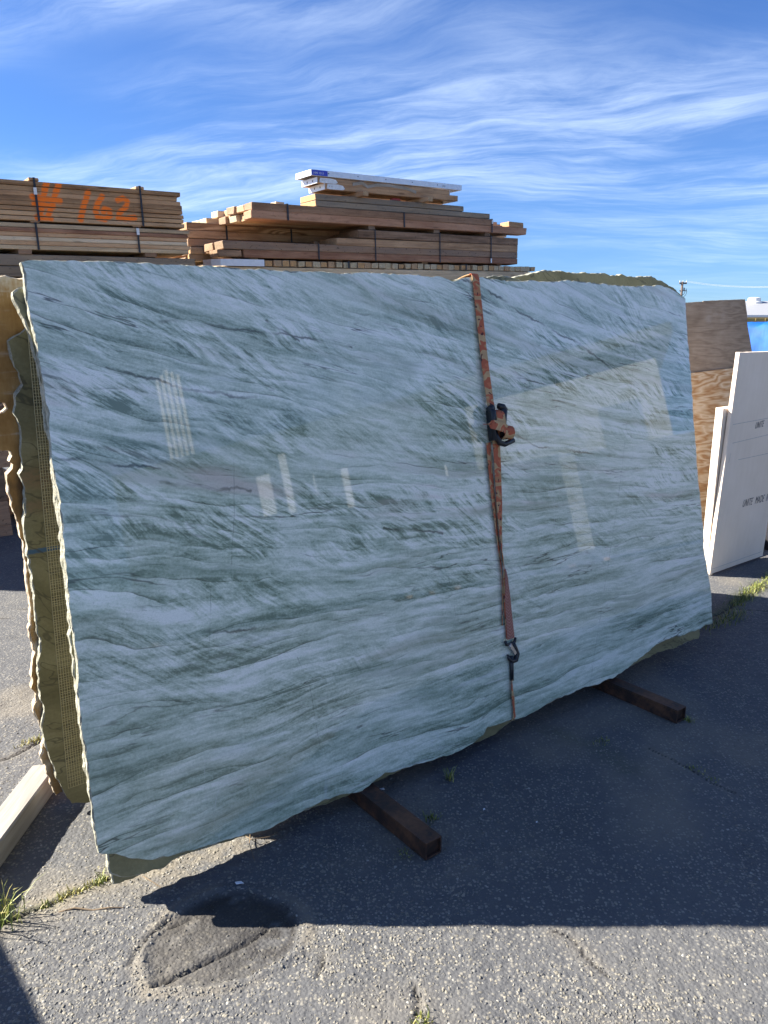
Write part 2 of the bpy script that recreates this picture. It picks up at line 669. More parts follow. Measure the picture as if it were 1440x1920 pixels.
def slab(name, plane, poly, th, face_mat, edge_mat, label, cat='stone slab', amp=0.004, seed=0, group=None, rough_edge=1.0, step=0.008):
    pts, nrm, s = ragged(poly, step, amp, seed)
    # orientation: make it counter-clockwise seen from the front
    area = 0.5 * np.sum(pts[:, 0] * np.roll(pts[:, 1], -1) - np.roll(pts[:, 0], -1) * pts[:, 1])
    if area < 0:
        pts = pts[::-1]
        nrm = -nrm[::-1]
        nrm = nrm * 1.0
    out = np.stack([(np.roll(pts, -1, 0) - np.roll(pts, 1, 0))[:, 1], -(np.roll(pts, -1, 0) - np.roll(pts, 1, 0))[:, 0]], 1)
    out /= np.maximum(np.linalg.norm(out, axis=1, keepdims=True), 1e-9)
    rows = []
    n = len(pts)
    lv = [0.0, 0.12, 0.42, 0.75, 1.0]
    for j, f in enumerate(lv):
        ins = 0.0 if j in (1, 2, 3) else 0.0
        nz = (fbm2(s * 38, s * 0 + j * 1.7, seed + 31, 3) - 0.35) * 0.006 * rough_edge
        if j == 0:
            o = -np.maximum(0, fbm2(s * 30, s * 0 + 8, seed + 77, 3) - 0.45) * 0.012 * rough_edge
        elif j == len(lv) - 1:
            o = -np.maximum(0, fbm2(s * 22, s * 0 + 18, seed + 78, 3) - 0.4) * 0.02 * rough_edge
        else:
            o = nz
        rows.append(np.concatenate([pts + out * o[:, None], np.full((n, 1), -th * f)], 1))
    v = np.concatenate(rows)
    faces = [tuple(range(n))]
    mi = [0]
    for j in range(len(lv) - 1):
        b0, b1 = j * n, (j + 1) * n
        for i in range(n):
            i2 = (i + 1) % n
            faces.append((b0 + i, b1 + i, b1 + i2, b0 + i2))
            mi.append(1)
    faces.append(tuple(range((len(lv) - 1) * n, len(lv) * n))[::-1])
    mi.append(0)
    o = mesh_obj(name, v, faces, [face_mat, edge_mat], None, False, mi)
    o.matrix_world = plane.M
    return tag(o, label, cat, group)


# ---- quartzite
FISS = [((438, 860), (439, 960)), ((439, 960), (433, 1072)),
        ((396, 1098), (392, 1225)),
        ((557, 1232), (580, 1285)), ((580, 1285), (602, 1410)),
        ((1200, 580), (1160, 930)), ((1160, 930), (1105, 1290)),
        ((840, 1080), (858, 1170))]
PALEL = [((1042, 640), (1038, 1180)), ((383, 1425), (386, 1500)), ((410, 1475), (400, 1530)), ((400, 1530), (412, 1578)),
         ((1030, 1180), (960, 1270)), ((1297, 690), (1300, 1100))]
DARKV = [((850, 512), (960, 575)), ((960, 575), (1075, 640)), ((1075, 640), (1160, 700)),
         ((930, 795), (1010, 840)), ((1010, 840), (1120, 850)), ((1120, 850), (1240, 870)),
         ((300, 600), (520, 625)), ((520, 625), (660, 650)), ((105, 858), (300, 880)), ((300, 905), (470, 920)),
         ((200, 690), (330, 725)), ((330, 725), (480, 745)),
         ((330, 1185), (480, 1182)), ((720, 990), (830, 1000)), ((500, 600), (560, 640))]


def m_quartzite(n):
    oc = n.coord('Object')
    x, y, z = n.sep(oc)
    k = y.step(0.10, 1.70) * 0.27
    big = n.noise(n.vec(x * 1.1, y * 2.0, 2.0), 1.0, 2, 0.5)
    med = n.noise(n.vec(x * 3.2, y * 8.0, 7.0), 1.0, 3, 0.55)
    w = y + k * (x - 0.4) + (big - 0.5) * 0.11 + (med - 0.5) * 0.032
    b1 = n.noise(n.vec(x * 1.3, w * 14.0, 0.0), 1.0, 6, 0.64)
    b2 = n.noise(n.vec(x * 4.5, w * 42.0, 4.0), 1.0, 5, 0.64)
    bl = n.noise(n.vec(x * 2.2, w * 7.0, 9.0), 1.0, 3, 0.5)
    # feathery crystals, combed down to the right inside the bands
    ang = n.noise(n.vec(x * 1.4, w * 3.6, 12.0), 1.0, 2, 0.5)
    phi = 0.66
    p0 = y * math.cos(phi) + x * math.sin(phi) + (ang - 0.5) * 0.16
    q0 = x * math.cos(phi) - y * math.sin(phi)
    fe = n.noise(n.vec(q0 * 6.5, p0 * 46.0, 3.0), 1.0, 4, 0.62)
    fe2 = n.noise(n.vec(q0 * 16.0, p0 * 150.0, 5.0), 1.0, 3, 0.6)
    fm = n.noise(n.vec(x * 2.6, w * 10.0, 21.0), 1.0, 3, 0.5).step(0.42, 0.56)
    zone = n.noise(n.vec(x * 1.1, y * 1.9, 160.0), 1.0, 2, 0.5).step(0.36, 0.62)
    soft = (y.step(0.25, 1.15) * 0.75 + 0.12) * (zone * 0.75 + 0.35)
    val = b1 * 0.42 + b2 * 0.34 + bl * 0.24
    val = val + ((fe - 0.5) * 0.85 + (fe2 - 0.5) * 0.42) * fm * soft
    # layers with one crisp, dark border each (lens shaped)
    lw = n.noise(n.vec(x * 1.2, w * 5.0, 101.0), 1.0, 3, 0.5)
    lay = (w * 10.0 + lw * 1.7).frac()
    lm = n.noise(n.vec(x * 2.2, w * 6.0, 111.0), 1.0, 2, 0.5).step(0.40, 0.62)
    lw2 = n.noise(n.vec(x * 2.2, w * 9.0, 121.0), 1.0, 3, 0.5)
    lay2 = (w * 23.0 + lw2 * 2.8).frac()
    lm2 = n.noise(n.vec(x * 3.4, w * 10.0, 131.0), 1.0, 2, 0.5).step(0.44, 0.62)
    val = val + (lay - 0.5) * 0.10 * lm + (lay2 - 0.5) * 0.075 * lm2
    val = val + (n.noise(oc, 120.0, 3, 0.7) - 0.5) * 0.16 + (n.noise(n.vec(x * 20.0, w * 80.0, 7.0), 1.0, 4, 0.65) - 0.5) * 0.20
    edge = (lay.step(0.06, 0.005) * lm + lay2.step(0.07, 0.01) * lm2 * 0.7).clamp()
    val = (val - 0.5) * (zone * 0.6 + 1.35) + 0.498 + (x - 0.7) * 0.020 + (y - 0.9) * 0.040
    col = n.ramp(val, [(0.26, (0.185, 0.240, 0.175)), (0.37, (0.370, 0.445, 0.345)), (0.47, (0.560, 0.630, 0.515)),
                       (0.56, (0.730, 0.775, 0.670)), (0.69, (0.90, 0.91, 0.84))])
    # white recrystallised lenses
    wl = n.noise(n.vec(x * 2.0, w * 15.0, 33.0), 1.0, 4, 0.6)
    col = n.mix(wl.step(0.60, 0.70) * 0.65 * (fe * 0.7 + 0.5), col, (0.86, 0.87, 0.83))
    # dark green and olive bands
    gb_ = n.noise(n.vec(x * 1.6, w * 9.0, 37.0), 1.0, 4, 0.55)
    col = n.mix(gb_.step(0.58, 0.72) * 0.55 * (fe * 0.8 + 0.4), col, (0.200, 0.275, 0.205))
    ol = n.noise(n.vec(x * 1.0, w * 8.0, 41.0), 1.0, 3, 0.5)
    col = n.mix(ol.step(0.54, 0.70) * 0.42, col, (0.29, 0.30, 0.205))
    # pink blush
    pk = n.noise(n.vec(x * 1.6, w * 9.0, 51.0), 1.0, 3, 0.5).step(0.52, 0.68)
    pky = (w - 1.03).abs().step(0.17, 0.05)
    col = n.mix(pk * pky * 0.5, col, (0.70, 0.55, 0.52))
    # thin dark veins following the layering
    v1 = (n.noise(n.vec(x * 1.2, w * 14.0, 61.0), 1.0, 4, 0.55) - 0.5).abs()
    vm = n.noise(n.vec(x * 2.0, w * 5.0, 71.0), 1.0, 3, 0.55).step(0.50, 0.66)
    col = n.mix(v1.step(0.013, 0.002) * vm * 0.85, col, (0.060, 0.066, 0.052))
    brk = n.noise(n.vec(x * 5.0, w * 8.0, 141.0), 1.0, 3, 0.6).step(0.42, 0.60)
    col = n.mix(edge * brk * 0.62, col, (0.10, 0.11, 0.08))
    wig = (n.noise(n.vec(x * 9.0, y * 9.0, 80.0), 1.0, 4, 0.65) - 0.5)
    wx, wy = x + wig * 0.035, y + wig * 0.045
    d = None
    for p, q in DARKV:
        e = n.seg(wx, wy, PA.uv(*p), PA.uv(*q))
        d = e if d is None else d.min(e)
    dv = n.noise(n.vec(x * 7.0, y * 12.0, 85.0), 1.0, 3)
    col = n.mix(d.step(0.007, 0.001) * dv.step(0.36, 0.62) * 0.75, col, (0.050, 0.052, 0.040))
    # fissures (dark) and old scratches (pale)
    d = None
    fx = x + wig * 0.012
    for p, q in FISS:
        e = n.seg(fx, y, PA.uv(*p), PA.uv(*q))
        d = e if d is None else d.min(e)
    col = n.mix(d.step(0.0016, 0.0005) * dv.step(0.3, 0.6) * 0.5, col, (0.09, 0.10, 0.085))
    d = None
    for p, q in PALEL:
        e = n.seg(x + wig * 0.02, y, PA.uv(*p), PA.uv(*q))
        d = e if d is None else d.min(e)
    pl = d.step(0.0022, 0.0006) * n.noise(n.vec(x * 20.0, y * 20.0, 3.0), 1.0, 3).step(0.38, 0.6)
    col = n.mix(pl * 0.5, col, (0.62, 0.65, 0.62))
    # dust and drip marks along the foot
    dx = n.noise(n.vec(x * 30.0, y * 7.0, 90.0), 1.0, 5, 0.65)
    dust = (x - 0.15).abs().step(0.42, 0.1) * y.step(0.20, 0.05) * dx.step(0.55, 0.70)
    col = n.mix(dust * 0.6, col, (0.66, 0.70, 0.72))
    # grain speckle
    spk = n.noise(oc, 260.0, 3, 0.7)
    col = n.mix(spk.step(0.35, 0.75) * 0.20, col, (0.20, 0.24, 0.22))
    spk2 = n.noise(oc, 70.0, 4, 0.75)
    col = n.mix(spk2.step(0.60, 0.72) * 0.32, col, (0.16, 0.19, 0.165))
    sm = n.noise(n.vec(x * 3.0, y * 3.0, 2.0), 1.0, 4, 0.6)
    return {'Base Color': col, 'Roughness': sm * 0.03 + dust * 0.4 + 0.004, 'Specular IOR Level': 0.42, 'IOR': 1.5}


M_QUARTZ = material('polished_quartzite', m_quartzite)


def m_edge(n):
    c = n.coord('Object')
    a_ = n.noise(c, 28, 6, 0.7)
    b_ = n.noise(c, 140, 4, 0.7)
    col = n.ramp(a_ * 0.6 + b_ * 0.4, [(0.3, (0.12, 0.11, 0.075)), (0.45, (0.27, 0.26, 0.195)), (0.58, (0.42, 0.415, 0.335)), (0.75, (0.56, 0.56, 0.49))])
    return {'Base Color': col, 'Roughness': 0.75, 'Normal': n.bump(a_ * 0.6 + b_ * 0.5, 0.9, 0.008),
            'Specular IOR Level': 0.3}


M_EDGE = material('broken_stone_edge', m_edge)


def m_olive(n):
    oc = n.coord('Object')
    x, y, z = n.sep(oc)
    w = y * 0.9 + x * 0.35 + (n.noise(n.vec(x * 2, y * 2, 1.0), 1.0, 3) - 0.5) * 0.3
    b_ = n.noise(n.vec(x * 2.0, w * 9.0, 2.0), 1.0, 5, 0.6)
    g = n.noise(oc, 90, 4, 0.7)
    col = n.ramp(b_ * 0.75 + g * 0.25, [(0.32, (0.115, 0.102, 0.046)), (0.5, (0.205, 0.185, 0.092)), (0.68, (0.32, 0.295, 0.165))])
    # resin stains and a blue crayon mark
    o1 = PD.uv(40, 900)[1]
    org = (y - o1).abs().step(0.05, 0.01) * g.step(0.3, 0.6)
    col = n.mix(org * 0.6, col, (0.26, 0.15, 0.075))
    o2 = PD.uv(50, 952)[1]
    org = (y - o2).abs().step(0.03, 0.005) * g.step(0.3, 0.6)
    col = n.mix(org * 0.5, col, (0.26, 0.15, 0.085))
    o3 = PD.uv(70, 1033)[1]
    blu = (y - o3 + (g - 0.5) * 0.01).abs().step(0.010, 0.004)
    col = n.mix(blu * 0.85, col, (0.012, 0.10, 0.22))
    vn = (n.noise(n.vec(x * 2.5, w * 6.0, 14.0), 1.0, 4, 0.6) - 0.5).abs().step(0.012, 0.002)
    col = n.mix(vn * 0.6, col, (0.045, 0.042, 0.025))
    return {'Base Color': col, 'Roughness': g * 0.25 + 0.42, 'Normal': n.bump(g, 0.15, 0.002)}


def m_brownstone(n):
    oc = n.coord('Object')
    x, y, z = n.sep(oc)
    a_ = n.noise(n.vec(x * 3.0, y * 3.0, 4.0), 1.0, 6, 0.62)
    b_ = n.noise(n.vec(x * 30.0, y * 5.0, 4.0), 1.0, 4, 0.65)
    st = n.noise(n.vec(x * 5.0, y * 60.0, 9.0), 1.0, 3, 0.6)
    col = n.ramp(a_ * 0.75 + b_ * 0.25, [(0.38, (0.10, 0.045, 0.010)), (0.47, (0.29, 0.145, 0.033)), (0.54, (0.40, 0.225, 0.07)), (0.60, (0.60, 0.50, 0.35))])
    col = n.mix(st.step(0.58, 0.72) * a_.step(0.45, 0.6) * 0.55, col, (0.62, 0.57, 0.47))
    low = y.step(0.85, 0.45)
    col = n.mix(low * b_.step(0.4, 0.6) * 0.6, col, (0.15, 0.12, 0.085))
    return {'Base Color': col, 'Roughness': 0.55, 'Normal': n.bump(a_ + b_ * 0.4, 0.25, 0.006)}


def m_brownedge(n):
    c = n.coord('Object')
    a_ = n.noise(c, 30, 5, 0.7)
    col = n.ramp(a_, [(0.3, (0.26, 0.19, 0.12)), (0.5, (0.50, 0.40, 0.28)), (0.7, (0.66, 0.58, 0.46))])
    return {'Base Color': col, 'Roughness': 0.8, 'Normal': n.bump(a_, 0.6, 0.008)}


# far side of the A-frame: planes that lean towards the viewer
PD_o = L0 + NB * 0.575
PD = Plane(PD_o, -4.5)
PE = PD.back(0.034)
M_OLIVE = material('olive_stone', m_olive)
M_BROWN = material('brown_stone', m_brownstone)
M_BROWNE = material('brown_stone_edge', m_brownedge)

# ================================================================== GROUND
def axis(lo, hi, step, far, ratio=1.22):
    core = list(np.arange(lo, hi + 1e-6, step))
    s, p, up = step, hi, []
    while p < far:
        s *= ratio
        p += s
        up.append(p)
    s, p, dn = step, lo, []
    while p > -far:
        s *= ratio
        p -= s
        dn.append(p)
    return np.array(dn[::-1] + core + up)


gxs = axis(-1.75, 2.75, 0.0085, 2500)
gys = axis(1.25, 4.35, 0.0085, 2500)
GX, GY = np.meshgrid(gxs, gys)
core = ((GX > -2.2) & (GX < 3.2) & (GY > 0.8) & (GY < 5.0)).astype(float)
Z = (fbm2(GX * 1.1 + 9, GY * 1.1, 1, 3) - 0.5) * 0.012
Z += (fbm2(GX * 60, GY * 60, 4, 2) - 0.5) * 0.0045
Z += (fbm2(GX * 9, GY * 9, 14, 3) - 0.5) * 0.006
Z *= core


def polyline_dist(pts, wob=0.012, seed=5):
    d = np.full(GX.shape, 9.0)
    wx = (fbm2(GX * 14, GY * 14, seed, 3) - 0.5) * 2 * wob
    wy = (fbm2(GX * 14 + 40, GY * 14, seed + 1, 3) - 0.5) * 2 * wob
    x, y = GX + wx, GY + wy
    for p, q in zip(pts[:-1], pts[1:]):
        dx, dy = q[0] - p[0], q[1] - p[1]
        t = np.clip(((x - p[0]) * dx + (y - p[1]) * dy) / (dx * dx + dy * dy), 0, 1)
        d = np.minimum(d, np.hypot(x - p[0] - t * dx, y - p[1] - t * dy))
    return d


def gpx(*pts):
    return [tuple(onz(*p)[:2]) for p in pts]


def sstep(v, a_, b_):
    t = np.clip((v - a_) / (b_ - a_), 0, 1)
    return t * t * (3 - 2 * t)


crack = np.zeros(GX.shape)
dirt = np.zeros(GX.shape)
moss = np.zeros(GX.shape)
fb = fbm2(GX * 7, GY * 7, 33, 4)
fb2 = fbm2(GX * 30, GY * 30, 43, 3)
# settled, oil-dark patch with a raised pale rim
PATCH = gpx((305, 1735), (360, 1690), (430, 1668), (500, 1678), (555, 1708), (572, 1740), (555, 1778), (500, 1815), (430, 1842), (340, 1850), (288, 1855), (274, 1800), (280, 1760))
pc = np.mean(np.array(PATCH), 0)
ang = np.arctan2(GY - pc[1], GX - pc[0])
pa = np.array([math.atan2(q[1] - pc[1], q[0] - pc[0]) for q in PATCH])
pr = np.array([math.hypot(q[0] - pc[0], q[1] - pc[1]) for q in PATCH])
od = np.argsort(pa)
rad = np.interp(ang, pa[od], pr[od], period=2 * math.pi)
rr = np.hypot(GX - pc[0], GY - pc[1]) / rad + (fb - 0.5) * 0.10
inside = 1 - sstep(rr + (fb2 - 0.5) * 0.12, 0.84, 1.04)
# the patch is darkest towards its far and right sides, worn brown to the left
gu = (GX - pc[0]) / 0.22
gv = (GY - pc[1]) / 0.22
heart = np.clip(0.80 + 0.25 * gu + 0.30 * gv, 0.55, 1.0) * sstep(fb2, 0.25, 0.5)
stain = inside * np.clip(heart, 0.35, 1) * (0.80 + 0.18 * sstep(fb, 0.35, 0.65))
Z += (-0.006 * inside + 0.004 * np.exp(-((rr - 1.04) / 0.07) ** 2)) * core
dirt += np.exp(-((rr - 1.10) / 0.10) ** 2) * 0.65 * sstep(fb, 0.3, 0.6)
dirt += inside * 0.45 * np.clip(0.4 - 0.5 * gu - 0.2 * gv, 0, 1)
for pts, wdt, dep in ((gpx((285, 1852), (350, 1820), (400, 1795), (450, 1770), (500, 1738)), 0.0052, 0.012),
                      (gpx((318, 1722), (290, 1745), (262, 1780), (248, 1812)), 0.0045, 0.012),
                      (gpx((360, 1718), (320, 1735)), 0.004, 0.01),
                      (gpx((775, 1850), (785, 1880), (778, 1920), (790, 1990)), 0.006, 0.012),
                      (gpx((1040, 1745), (1075, 1760), (1100, 1790), (1140, 1830)), 0.004, 0.006),
                      (gpx((605, 1790), (595, 1830)), 0.0035, 0.008),
                      (gpx((-60, 1760), (30, 1725), (95, 1700), (150, 1672), (215, 1645), (300, 1600), (520, 1520)), 0.006, 0.010),
                      (gpx((1215, 1400), (1290, 1440), (1340, 1472), (1380, 1488)), 0.0036, 0.005),
                      (gpx((1080, 1245), (1230, 1200), (1350, 1150), (1440, 1090), (1600, 1000)), 0.008, 0.012),
                      (gpx((1335, 1140), (1400, 1143), (1500, 1150)), 0.004, 0.006),
                      (gpx((0, 1160), (60, 1140), (200, 1120)), 0.006, 0.008),
                      (gpx((-40, 1445), (20, 1420), (80, 1390), (140, 1370)), 0.006, 0.010)):
    d = polyline_dist(pts)
    m = 1 - sstep(d, wdt * 0.35, wdt * 1.25)
    crack = np.maximum(crack, m * np.clip(sstep(fb2, 0.2, 0.45), 0.3, 1))
    Z -= dep * 0.7 * (1 - sstep(d, wdt * 0.3, wdt * 1.9)) * core
    dirt += np.exp(-(d / 0.03) ** 2) * 0.35 * sstep(fb, 0.35, 0.65)
d = polyline_dist(gpx((-60, 1762), (30, 1725), (95, 1700), (150, 1672), (215, 1645), (300, 1602)), 0.02)
dirt += np.exp(-(d / 0.055) ** 2) * 0.75 * sstep(fb, 0.3, 0.55)
moss += np.exp(-(d / 0.02) ** 2) * 0.7
d = polyline_dist(gpx((1080, 1245), (1230, 1200), (1350, 1150), (1440, 1090), (1600, 1000)), 0.03)
moss += np.exp(-(d / 0.05) ** 2) * 0.9
d = polyline_dist(gpx((300, 1640), (400, 1600), (520, 1560)), 0.03)
dirt += np.exp(-(d / 0.10) ** 2) * 0.6 * sstep(fb2, 0.2, 0.6)
d = polyline_dist(gpx((830, 1640), (950, 1610), (1010, 1600)), 0.03)
dirt += np.exp(-(d / 0.05) ** 2) * 0.3 * sstep(fb2, 0.3, 0.6)
d = polyline_dist(gpx((1030, 1370), (1110, 1395), (1180, 1440)), 0.03)
moss += np.exp(-(d / 0.05) ** 2) * 0.35
dirt += 0.55 * sstep(fbm2(GX * 1.6 + 3, GY * 1.6, 66, 4), 0.52, 0.72) * core
for arr in (crack, dirt, moss, stain):
    np.clip(arr, 0, 1, out=arr)
ny_, nx_ = GX.shape
gv_ = np.stack([GX.ravel(), GY.ravel(), Z.ravel()], 1).astype(np.float32)
ii = np.arange(ny_ * nx_).reshape(ny_, nx_)
quads = np.stack([ii[:-1, :-1], ii[:-1, 1:], ii[1:, 1:], ii[1:, :-1]], -1).reshape(-1, 4)
gm = bpy.data.meshes.new('ground')
gm.vertices.add(len(gv_))
gm.vertices.foreach_set('co', gv_.ravel())
gm.loops.add(quads.size)
gm.loops.foreach_set('vertex_index', quads.ravel().astype(np.int32))
gm.polygons.add(len(quads))
gm.polygons.foreach_set('loop_start', np.arange(0, quads.size, 4, dtype=np.int32))
gm.polygons.foreach_set('use_smooth', np.ones(len(quads), dtype=bool))
for nm, arr in (('crack', crack), ('dirt', dirt), ('moss', moss), ('stain', stain)):
    at_ = gm.attributes.new(nm, 'FLOAT', 'POINT')
    at_.data.foreach_set('value', arr.ravel().astype(np.float32))
gm.materials.append(M_ASPHALT)
gm.update(calc_edges=True)
gm.validate()
ground = link(bpy.data.objects.new('ground', gm))
tag(ground, kind='structure')


def ground_z(x, y):
    i = np.clip(np.searchsorted(gys, y), 0, ny_ - 1)
    j = np.clip(np.searchsorted(gxs, x), 0, nx_ - 1)
    return Z[i, j], stain[i, j], crack[i, j]


# worn aggregate standing out of the asphalt
def aggregate(count):
    # even over the picture, so denser near the viewer
    px = rng.uniform(-120, 1560, count * 2)
    py = 1130 + (2000 - 1130) * rng.random(count * 2) ** 0.8
    u, v = (px - 720) / FPX, (py - 960) / FPX
    t = -CAMH / (-SP - v * CP)
    x, y = u * t, (CP - v * SP) * t
    keep = (x > -1.75) & (x < 2.75) & (y < 4.3)
    dn = fbm2(x * 2.2, y * 2.2, 91, 3)
    keep &= rng.random(len(x)) < np.clip(0.35 + (dn - 0.4) * 2.4, 0.2, 1)
    keep &= (ground_z(x, y)[1] < 0.25) | (rng.random(len(x)) < 0.35)
    x, y = x[keep][:count], y[keep][:count]
    n = len(x)
    gz_, st, ck = ground_z(x, y)
    size = 0.0016 + 0.0058 * rng.random(n) ** 3.0
    size *= np.where(st > 0.3, 0.75, 1.0)
    hgt = size * rng.uniform(0.06, 0.26, n)
    rot = rng.uniform(0, 6.28, n)
    asp = rng.uniform(0.35, 0.95, n)
    K = 5
    ring = []
    for lev, (sc, hz) in enumerate(((1.0, -0.6), (0.72, 1.0))):
        for k in range(K):
            a_ = 2 * math.pi * k / K + rng.uniform(-0.35, 0.35, n)
            r_ = size * sc * rng.uniform(0.7, 1.15, n)
            lx, ly = np.cos(a_) * r_, np.sin(a_) * r_ * asp
            ring.append(np.stack([x + lx * np.cos(rot) - ly * np.sin(rot), y + lx * np.sin(rot) + ly * np.cos(rot),
                                  gz_ + hgt * hz + (0.0 if lev == 0 else rng.uniform(-0.3, 0.3, n) * hgt)], 1))
    v = np.stack(ring, 1).reshape(-1, 3)
    base = (np.arange(n) * 2 * K)[:, None]
    sides = np.array([[k, (k + 1) % K, K + (k + 1) % K, K + k] for k in range(K)])
    q = (base[:, None, :] + sides[None]).reshape(-1, 4)
    top = base + np.arange(K, 2 * K)[None]
    me = bpy.data.meshes.new('aggregate_chips')
    me.vertices.add(len(v))
    me.vertices.foreach_set('co', v.astype(np.float32).ravel())
    nl = q.size + top.size
    me.loops.add(nl)
    me.loops.foreach_set('vertex_index', np.concatenate([q.ravel(), top.ravel()]).astype(np.int32))
    me.polygons.add(len(q) + len(top))
    me.polygons.foreach_set('loop_start', np.concatenate([np.arange(len(q)) * 4, q.size + np.arange(len(top)) * K]).astype(np.int32))
    tone = rng.random(n)
    c = np.zeros((n, 4))
    warm = np.array([0.30, 0.275, 0.22])
    grey = np.array([0.165, 0.165, 0.16])
    pale = np.array([0.36, 0.35, 0.315])
    pick = rng.random(n)
    c[:, :3] = np.where((pick < 0.5)[:, None], warm, np.where((pick < 0.88)[:, None], grey, pale)) * (0.5 + 0.6 * tone)[:, None]
    c[:, :3] *= np.where(st > 0.2, 0.28, 1.0)[:, None]
    c[:, 3] = 1
    at_ = me.attributes.new('chip_col', 'FLOAT_COLOR', 'POINT')
    at_.data.foreach_set('color', np.repeat(c, 2 * K, 0).astype(np.float32).ravel())
    me.materials.append(M_CHIP)
    me.update(calc_edges=True)
    return tag(link(bpy.data.objects.new('aggregate_chips', me), ground), kind='stuff')


aggregate(52000)

# ================================================================== STONE SLABS
A_px = [(40, 492), (60, 488), (120, 487), (240, 492), (400, 500), (520, 508), (640, 511), (760, 514), (800, 520), (830, 521), (850, 526),
        (870, 521), (890, 519), (915, 521), (940, 525), (975, 526), (1010, 527), (1060, 526), (1100, 529), (1140, 533), (1190, 537), (1235, 535),
        (1262, 543), (1285, 560), (1289, 640), (1297, 720), (1302, 800), (1310, 900), (1316, 960), (1320, 1030), (1327, 1075), (1334, 1115), (1335, 1150), (1337, 1168),
        (1322, 1172), (1312, 1180), (1290, 1188), (1262, 1196), (1232, 1208), (1215, 1222), (1195, 1240), (1150, 1270), (1120, 1283), (1092, 1290), (1060, 1305),
        (1030, 1318), (1000, 1334), (985, 1342), (955, 1352), (915, 1364), (905, 1380), (880, 1397), (850, 1412), (800, 1428), (760, 1440), (735, 1448), (722, 1449), (706, 1462), (680, 1482),
        (655, 1490), (630, 1494), (590, 1510), (540, 1535), (500, 1556), (455, 1568), (400, 1584), (340, 1600), (290, 1611), (262, 1613), (225, 1606), (185, 1600),
        (178, 1570), (172, 1510), (163, 1440), (156, 1380), (150, 1310), (143, 1230), (132, 1150), (127, 1080), (118, 1000), (108, 930), (98, 850), (88, 770), (76, 690), (63, 620), (50, 560), (44, 520)]
slab_a = slab('stone_slab', PA, [PA.uv(*p) for p in A_px], 0.024, M_QUARTZ, M_EDGE,
              'large polished green-white quartzite slab with the ratchet strap down its front', amp=0.0035, seed=3)
PB = PA.back(0.030)
B_px = [(27, 548), (36, 540), (48, 541), (300, 508), (560, 520), (800, 530), (850, 524), (880, 521), (925, 517), (960, 520), (995, 530), (1180, 545), (1270, 570), (1290, 800), (1302, 1000), (1312, 1190),
        (1309, 1196), (1285, 1206), (1262, 1217), (1232, 1224), (1190, 1246), (1100, 1286), (990, 1336), (955, 1354), (915, 1384), (880, 1396), (760, 1438), (650, 1492), (560, 1526), (500, 1556),
        (420, 1580), (340, 1600), (300, 1625), (262, 1642), (232, 1645), (203, 1640), (198, 1600), (160, 1440), (146, 1300), (132, 1180), (120, 1060), (104, 920), (88, 800), (70, 690), (56, 620), (38, 585), (30, 560)]
slab('stone_slab', PB, [PB.uv(*p) for p in B_px], 0.024, M_OLIVE, M_EDGE,
     'olive green stone slab pressed directly behind the strapped slab', amp=0.004, seed=8)
PC = PA.back(0.060)
C_px = [(60, 600), (300, 540), (800, 545), (1200, 560), (1275, 620), (1285, 900), (1290, 1180), (1262, 1206), (1200, 1230), (1100, 1275), (990, 1325), (915, 1372), (760, 1432), (650, 1486), (480, 1552), (340, 1606), (290, 1632),
        (250, 1650), (212, 1658), (208, 1640), (170, 1480), (150, 1320), (128, 1120), (100, 880), (78, 720)]
slab('stone_slab', PC, [PC.uv(*p) for p in C_px], 0.024, M_OLIVE, M_EDGE,
     'dull olive stone slab third in the front stack, foot showing under the others', amp=0.005, seed=12)
D_px = [(16, 640), (28, 630), (52, 618), (200, 590), (500, 560), (860, 540), (900, 528), (960, 522), (1000, 513), (1035, 508), (1075, 511), (1130, 514), (1180, 518), (1222, 518), (1243, 527), (1262, 541), (1284, 560),
        (1292, 760), (1300, 960), (1300, 1130), (1100, 1190), (800, 1280), (500, 1380), (300, 1450), (200, 1490), (163, 1506), (134, 1508), (120, 1490), (104, 1452), (84, 1400), (77, 1370), (82, 1325), (74, 1300), (71, 1250), (76, 1212), (69, 1190),
        (62, 1140), (57, 1080), (52, 1040), (45, 1000), (46, 960), (44, 915), (36, 890), (44, 876), (43, 850), (35, 800), (27, 775), (31, 760), (26, 740), (43, 722), (33, 700), (25, 690)]
slab_d = slab('stone_slab', PD, [PD.uv(*p) for p in D_px], 0.026, M_OLIVE, M_EDGE,
              'olive-brown stone slab with a strip of glass-fibre net on its face', amp=0.005, seed=21)
E_px = [(-230, 508), (-60, 514), (35, 518), (300, 530), (600, 560), (700, 900), (600, 1250), (300, 1400), (150, 1470), (118, 1486), (104, 1494), (92, 1470), (88, 1440), (78, 1420), (80, 1380), (66, 1340), (72, 1300), (60, 1290), (60, 1236), (68, 1222), (60, 1205), (62, 1175), (56, 1130),
        (49, 1090), (46, 1060), (42, 1020), (35, 985), (22, 950), (17, 920), (13, 890), (24, 879), (26, 870), (19, 865), (24, 855), (22, 846), (10, 842), (-20, 838), (-70, 830), (-110, 800), (-60, 790), (-10, 778), (8, 774), (13, 766), (8, 757), (-10, 752), (-60, 742), (-150, 720), (-220, 640)]
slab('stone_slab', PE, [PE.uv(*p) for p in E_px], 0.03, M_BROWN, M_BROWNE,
     'rust-brown scraped stone slab with a ragged, bitten-out side', amp=0.006, seed=33)

